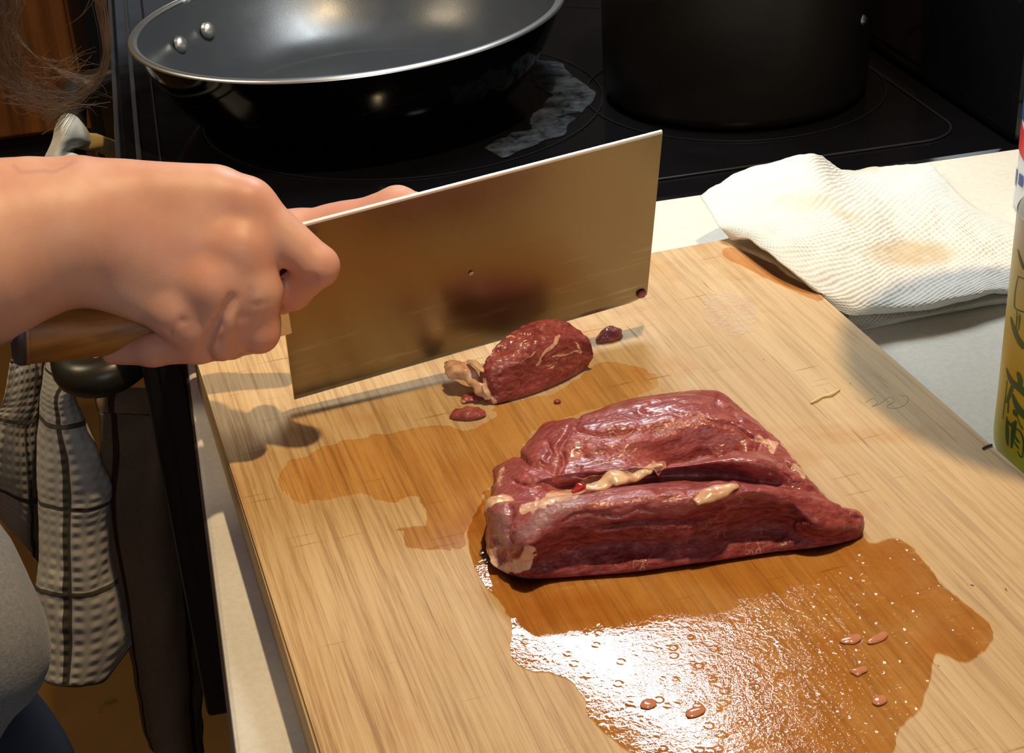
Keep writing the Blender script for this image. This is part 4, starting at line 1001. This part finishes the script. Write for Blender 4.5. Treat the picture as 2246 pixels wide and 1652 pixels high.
for pts, r_ in (([(165,318),(195,312),(225,318),(248,332),(256,352),(258,380)], [.004,.0085,.009,.009,.009,.008]), ([(145,350),(158,332),(176,330),(188,342),(192,365),(190,390)], [.005,.010,.012,.012,.012,.010])):
    P = cr(np.array([ony(x, y, 1.50 + .02*k) for k, (x, y) in enumerate(pts)]), 40); V, F = tube(P, cr(np.array(r_), 40), 16)
    V = V + .0012*np.stack([N1(V, 120), N2(V, 120), N1(V, 90)], 1)
    tag(obj('rolled_fold', V, F, MT['tan_cloth'], wc), 'tan coloured rolled fold')
P = cr(np.array([ony(125, 362, 1.46), ony(140, 352, 1.455), ony(160, 352, 1.46), ony(168, 362, 1.48)]), 20); V, F = tube(P, .007, 12); obj('hem', V, F, MT['white_cloth'], wc)

# ------------------------------------------------------------------ person
per = thing('person', (-.36, .72, 0), 'person in grey shirt and jeans at the left, right hand gripping the cleaver', 'person')
J = lambda x, y, Y: ony(x, y, Y)
K = .010
W_ = J(150, 505, .742)
prims = []
def c(a, b, ra, rb, k=K): prims.append(('c', a, b, ra, rb, k))
def e(p, r, R=None, k=K): prims.append(('e', p, np.array(r), R, k))
elb = R3(-.36, .60, .10)
# forearm
c(elb, J(0, 542, .738), .047, .0395, .01); c(J(0, 542, .738), J(95, 512, .740), .0395, .0325, .012); c(J(95, 510, .740), J(170, 500, .738), .0322, .0310, .012)
c(J(-20, 590, .735), J(60, 560, .736), .0330, .026, .01)
# metacarpus
iM = J(545, 455, .728); mM = J(528, 548, .715); rM = J(465, 628, .708); pM = J(388, 686, .709)
c(J(185, 430, .742), iM, .0170, .0120, .010); c(J(190, 490, .735), mM, .0175, .0122, .010)
c(J(190, 545, .732), rM, .0175, .0116, .010); c(J(175, 585, .735), pM, .0165, .0108, .010)
c(J(240, 470, .748), J(480, 520, .742), .020, .016, .012); c(J(220, 560, .745), J(420, 620, .735), .016, .013, .012)
c(J(300, 440, .741), J(470, 430, .736), .0155, .0140, .014)
# knuckle bumps
e(iM + np.array([0, -.0030, .003]), (.0085,)*3, None, .010); e(mM + np.array([0, -.0022, .002]), (.0088,)*3, None, .010); e(rM + np.array([0, -.0020, .001]), (.0082,)*3, None, .010); e(pM + np.array([0, -.0015, .001]), (.0075,)*3, None, .010)
c(J(430, 500, .7285), J(500, 590, .720), .0125, .0125, .014); c(J(360, 570, .7265), J(440, 650, .717), .0125, .0115, .014); c(J(300, 520, .731), J(400, 560, .728), .0150, .0145, .014)
# index finger
iP = J(698, 584, .708); iD = J(642, 640, .722); iT = J(606, 666, .742)
c(iM, iP, .0122, .0100, .006); c(iP, iD, .0100, .0086, .0025); c(iD, iT, .0086, .0070, .004)
# middle finger
mP = J(567, 729, .7065); mD = J(505, 748, .728); mT = J(440, 740, .752)
c(mM, J(560, 640, .7075), .0122, .0112, .010); c(J(560, 640, .7075), mP, .0112, .0101, .006); c(mP, mD, .0099, .0086, .0025); c(mD, mT, .0086, .0072, .004)
# ring finger
rP = J(484, 747, .7045); rD = J(400, 758, .722); rT = J(330, 755, .745)
c(rM, J(488, 690, .7050), .0116, .0108, .010); c(J(488, 690, .7050), rP, .0106, .0096, .006); c(rP, rD, .0094, .0082, .0025); c(rD, rT, .0082, .0070, .004)
# little finger
pP = J(432, 756, .7055); pD = J(335, 768, .712); pT = J(246, 778, .722)
c(pM, J(415, 722, .7060), .0108, .0096, .008); c(J(415, 722, .7060), pP, .0096, .0088, .005); c(pP, pD, .0089, .0076, .003); c(pD, pT, .0076, .0050, .004)
# thumb on the far side
tM = J(360, 470, .772); tI = J(510, 560, .778); tT = J(640, 600, .772)
c(J(240, 470, .758), tM, .017, .0125, .012); c(tM, tI, .0125, .0100, .006); c(tI, tT, .0100, .0082, .005)
# creases between fingers / wrist creases
g = lambda a, b, r, k: prims.append(('g', a, b, r, r, k))
g(J(598, 505, .692), J(590, 600, .6895), .0022, .005)
g(J(550, 640, .6938), J(534, 700, .6932), .0014, .0035); g(J(534, 700, .6932), J(516, 775, .6942), .0022, .003)
g(J(508, 655, .6945), J(476, 712, .6940), .0013, .004); g(J(476, 712, .6940), J(436, 800, .6950), .0022, .003)
g(J(205, 560, .7010), J(228, 640, .7045), .0012, .006); g(J(640, 622, .7035), J(690, 612, .6985), .0012, .003)
g(J(556, 672, .6938), J(606, 663, .6945), .0006, .0025); g(J(375, 722, .6985), J(400, 700, .6975), .0008, .003)
g(J(452, 770, .6965), J(470, 800, .7000), .0008, .003)
V, F = sdf_mesh(prims, .0014)
# relief: tendons, veins and fine folds
Vn = V.copy()
redP = [iM, mM, rM, pM, iP, mP, rP, pP, iD, mD, pD]
red = np.zeros(len(V))
for q in redP: red = np.maximum(red, np.clip(1.25 - np.linalg.norm(V-q, axis=1)/.019, 0, 1))
xx, yy = proj(V)
red = np.maximum(red, np.clip((yy-690)/90, 0, 1)*.8*(xx > 180)); red = np.clip(red*.75 + .25*N1(V, 40), 0, 1)
ink = np.maximum(np.clip(1.2 - line_dist(xx, yy, [(28,364),(50,375),(85,378),(120,374),(150,366),(168,355)])/5.5, 0, 1)*.5, np.clip(1.1 - line_dist(xx, yy, [(92,354),(110,361),(150,358)])/4, 0, 1)*.2)
parts = [(V, F, red, ink)]
# left arm and hand behind the blade
prims = []
elb2 = R3(-.34, .96, .06)
lw_ = J(655, 560, .90); c(elb2, J(300, 620, .88), .044, .036); c(J(300, 620, .88), lw_, .036, .0265); c(lw_, J(760, 520, .885), .0260, .019)
kn = [J(872, 455, .865), J(905, 470, .85), J(930, 500, .838), J(945, 535, .828)]
for q, r_ in zip(kn, (.0122, .0122, .0115, .0105)): c(J(740, 530, .888), q, .017, r_, .010)
tips = [(J(985, 500, .858), J(1040, 580, .850), J(1060, 650, .842)), (J(1015, 520, .842), J(1060, 600, .832), J(1075, 665, .826)), (J(1020, 560, .828), J(1055, 630, .820), J(1065, 680, .816)), (J(1010, 600, .816), J(1035, 655, .810), J(1040, 700, .806))]
for q, (a_, b_, d_) in zip(kn, tips): c(q, a_, .0110, .0092, .005); c(a_, b_, .0092, .0080, .003); c(b_, d_, .0080, .0064, .003)
c(J(750, 570, .88), J(860, 620, .85), .0150, .0115, .01); c(J(860, 620, .85), J(950, 660, .835), .0115, .0095, .004); c(J(950, 660, .835), J(1010, 690, .825), .0095, .0072, .003)
V2, F2 = sdf_mesh(prims, .0020); parts.append((V2, F2, np.clip(.3+.4*N1(V2, 40), 0, 1), np.zeros(len(V2))))
# torso, neck, head (leaning over the counter, outside the frame)
prims = []
hips = R3(-.37, .70, -.02); chest = R3(-.46, .76, .30); neck = R3(-.38, .80, .50); head = R3(-.25, .86, .60)
c(hips, chest, .115, .125, .05); c(R3(-.47, .60, .38), R3(-.47, .92, .38), .055, .055, .05); c(chest, neck, .06, .054, .04); c(neck, head + np.array([-.03, 0, -.05]), .054, .050, .02)
e(head, (.082, .075, .108), None, .02); e(head + np.array([.070, -.004, -.02]), (.016, .012, .022), None, .01); e(head + np.array([.055, -.004, -.075]), (.035, .035, .030), None, .02)
e(head + np.array([.062, 0, -.052]), (.022, .024, .008), None, .006)
for s_ in (-1, 1): e(head + np.array([.0, s_*.074, -.01]), (.016, .008, .026), None, .006); g(head + np.array([.083, s_*.030, .012]), head + np.array([.083, s_*.032, .012]), .012, .008)
c(R3(-.47, .58, .38), elb, .050, .044, .03); c(R3(-.47, .94, .38), elb2, .050, .044, .03)
V3, F3 = sdf_mesh(prims, .0085); parts.append((V3, F3, np.clip(.3+.3*N1(V3, 20), 0, 1), np.zeros(len(V3))))
VV = np.vstack([p_[0] for p_ in parts]); FF = []; n0 = 0
for p_ in parts: FF.append(p_[1] + n0); n0 += len(p_[0])
body = obj('body', VV, np.vstack(FF), MT['skin'], per, attrs=dict(red=np.concatenate([p_[2] for p_ in parts]), ink=np.concatenate([p_[3] for p_ in parts])))
fix_normals(body)
# eyes
for s_ in (-1, 1):
    V, F = lathe([(.0115*math.sin(q)+1e-5, .0115*math.cos(q)) for q in np.linspace(0, math.pi, 12)], head + np.array([.068, s_*.031, .012]), 20, cap=False); obj('eye', V, F, plain('eye', (.6, .58, .55), .2), per)
# shirt: torso with short loose sleeves; the belly bulges into the lower left of the frame
prims = []
c(R3(-.36, .70, -.02), chest, .130, .138, .05); c(R3(-.47, .59, .38), R3(-.47, .93, .38), .066, .066, .05)
c(R3(-.47, .58, .38), R3(-.395, .595, .18), .062, .060, .03); c(R3(-.47, .94, .38), R3(-.39, .955, .16), .062, .060, .03)
sh_a = J(-66, 1430, .66); sh_b = J(-110, 1260, .70)
c(sh_a, sh_b, .030, .026, .03); c(sh_b, J(-260, 1080, .74), .026, .05, .03); c(sh_a, J(-240, 1540, .66), .030, .07, .03)
def cutn(F, X):
    F = np.maximum(F, (np.linalg.norm(X-np.array(neck), axis=-1) < .062)*.01 + np.where(X[..., 2] > neck[2]-.03, .01, -1))
    return F
V, F = sdf_mesh(prims, .0055, post=cutn)
V = V + .0015*np.stack([N1(V, 22), N2(V, 22), N1(V, 18)], 1)
o = obj('shirt', V, F, MT['shirt'], per); fix_normals(o)
prims = []
c(R3(-.37, .62, -.10), R3(-.38, .60, -.50), .100, .070, .03); c(R3(-.37, .84, -.10), R3(-.38, .86, -.50), .100, .070, .03)
c(R3(-.38, .60, -.50), R3(-.42, .60, -.86), .070, .055, .03); c(R3(-.38, .86, -.50), R3(-.42, .86, -.86), .070, .055, .03)
c(J(20, 1720, .80), J(-150, 1560, .80), .030, .05, .03); c(J(70, 1800, .84), J(20, 1720, .80), .04, .03, .03); c(J(-150, 1700, .80), R3(-.38, .66, -.35), .06, .08, .05)
V, F = sdf_mesh(prims, .0065); o = obj('jeans', V, F, MT['jeans'], per); fix_normals(o)
for y_ in (.60, .86):
    V, F = sdf_mesh([('c', R3(-.43, y_, -.885), R3(-.32, y_, -.893), .042, .034, .01), ('c', R3(-.43, y_, -.885), R3(-.42, y_, -.83), .042, .04, .01)], .006)
    V[:, 2] = np.maximum(V[:, 2], .002); obj('shoe', V, F, MT['rubber'], per)
# hair: cap on the head plus long loose strands that hang into the upper left corner
prims = [('e', head + np.array([-.018, 0, .022]), np.array([.088, .084, .108]), None, .01), ('c', head + np.array([-.05, -.05, -.05]), head + np.array([-.03, -.07, -.20]), .035, .03, .03), ('c', head + np.array([-.05, .05, -.05]), head + np.array([-.05, .07, -.20]), .035, .03, .03)]
V, F = sdf_mesh(prims, .006); V = V + .002*np.stack([N1(V, 90), N2(V, 90), N1(V, 60)], 1)
t = NT('brown_hair'); p = t.pos()
hc = t.ramp(t.noise(p, 60, 3), [(.3, (.05, .030, .018)), (.7, (.17, .11, .068))])
MT['hair'] = t.set(base=hc, rough=.42, spec=.4)
o = obj('hair', V, F, MT['hair'], per); fix_normals(o)
VV = []; FF = []; n0 = 0
def strand(pts, Y0, Y1, r, n=22, root=None):
    global n0
    P = [ony(x, y, Y0+(Y1-Y0)*k/(len(pts)-1)) for k, (x, y) in enumerate(pts)]
    if root is not None:
        a_ = head + np.array([root[0], root[1], root[2]]); b_ = P[0]
        P = [a_, a_*.62 + b_*.38 + np.array([.01, .01, -.02]), a_*.25 + b_*.75 + np.array([.012, .0, .0])] + P; n = 34
    P = cr(np.array(P), n); rr = 1.25*r*np.linspace(1, .35, n); v, f = tube(P, rr, 4, cap=False)
    VV.append(v); FF.extend([[i+n0 for i in q] for q in f]); n0 += len(v)
rr_ = random.Random(5)
J2 = lambda a: rr_.uniform(-a, a)
for k in range(95):      # main lock: down the right side and sweeping back left
    s_ = rr_.gauss(0, 6); u_ = J2(9)
    strand([(205+s_*1.1, -60), (222+s_, 10+u_), (232+s_*.8, 80), (232+s_*.6, 130+u_), (216+s_*.7, 172+u_), (185+s_*.9, 205+s_*.4), (150+s_*1.2+u_, 235+s_), (112+s_*2+u_*2, 268+s_*2)], 1.00+J2(.02), 1.02+J2(.02), rr_.uniform(.00014, .00026), root=(.05+J2(.02), .06+J2(.02), .02+J2(.04)))
for k in range(75):      # second lock: from the left edge down to the right
    s_ = rr_.gauss(0, 8)
    strand([(-30+s_, -30+J2(20)), (5+s_, 30+J2(6)), (40+s_*.8, 85+s_*.4), (80+s_*.8, 125+s_*.5), (120+s_*.8, 152+s_*.7), (165+s_*1.2, 172+s_+J2(8)), (190+J2(20), 178+J2(14))], .97+J2(.03), 1.00+J2(.03), rr_.uniform(.00012, .00024), root=(.0+J2(.04), .07+J2(.01), .02+J2(.04)))
for k in range(110):     # dark mass at far left
    x_ = rr_.uniform(-40, 40)
    strand([(x_, -40), (x_+J2(15)-5, 40), (x_+J2(20)+5, 110), (x_+20+J2(25), 165+J2(20)), (x_+60+J2(40), 205+J2(20)), (x_+100+J2(40), 225+J2(25))], .96+J2(.04), 1.0+J2(.04), rr_.uniform(.00012, .00026), root=(-.03+J2(.04), .07+J2(.01), .0+J2(.05)))
for k in range(60):      # stray hairs
    x_ = rr_.uniform(0, 120); y_ = rr_.uniform(120, 240)
    strand([(x_, y_), (x_+35+J2(12), y_+12+J2(14)), (x_+75+J2(15), y_+10+J2(18)), (x_+110+J2(30), y_-5+J2(30))], .98+J2(.04), 1.0+J2(.04), rr_.uniform(.00010, .00018))
for pts in ([(200,-10),(185,25),(165,45),(140,60)], [(210,-5),(192,20),(176,38)], [(5,215),(40,208),(80,205),(130,200)], [(20,225),(50,235),(75,240)], [(96,225),(120,207),(150,208),(180,206)], [(130,118),(150,145),(170,168)], [(222,185),(230,195),(234,207)], [(92,295),(108,285),(125,278)], [(0,280),(8,290)]):
    strand(pts, .99, 1.0, .00022)
V = np.vstack(VV); o = obj('loose_hair', V, FF, MT['hair'], per); tag(o, 'long loose brown strands', kind='stuff')

# ------------------------------------------------------------------ added lampshade above the counter, unseen, there to cast a shadow
lp = np.array([.432, .640, Z0 + .34])
pl = thing('added_light_blocker', tuple(lp), 'added unseen round metal shade hanging over the right side of the counter above the view', 'light_blocker')
v, f = lathe(cr(np.array([(.112, 0), (.109, .012), (.085, .055), (.030, .085), (.012, .095), (.004, .100)]), 30).tolist(), lp, 64, cap=True); obj('blocker', v, f, MT['trim'], pl)
v, f = tube([lp + np.array([0, 0, .09]), np.array([lp[0], lp[1], 2.5])], .003, 8); obj('added_blocker_cord', v, f, MT['rubber'], pl)
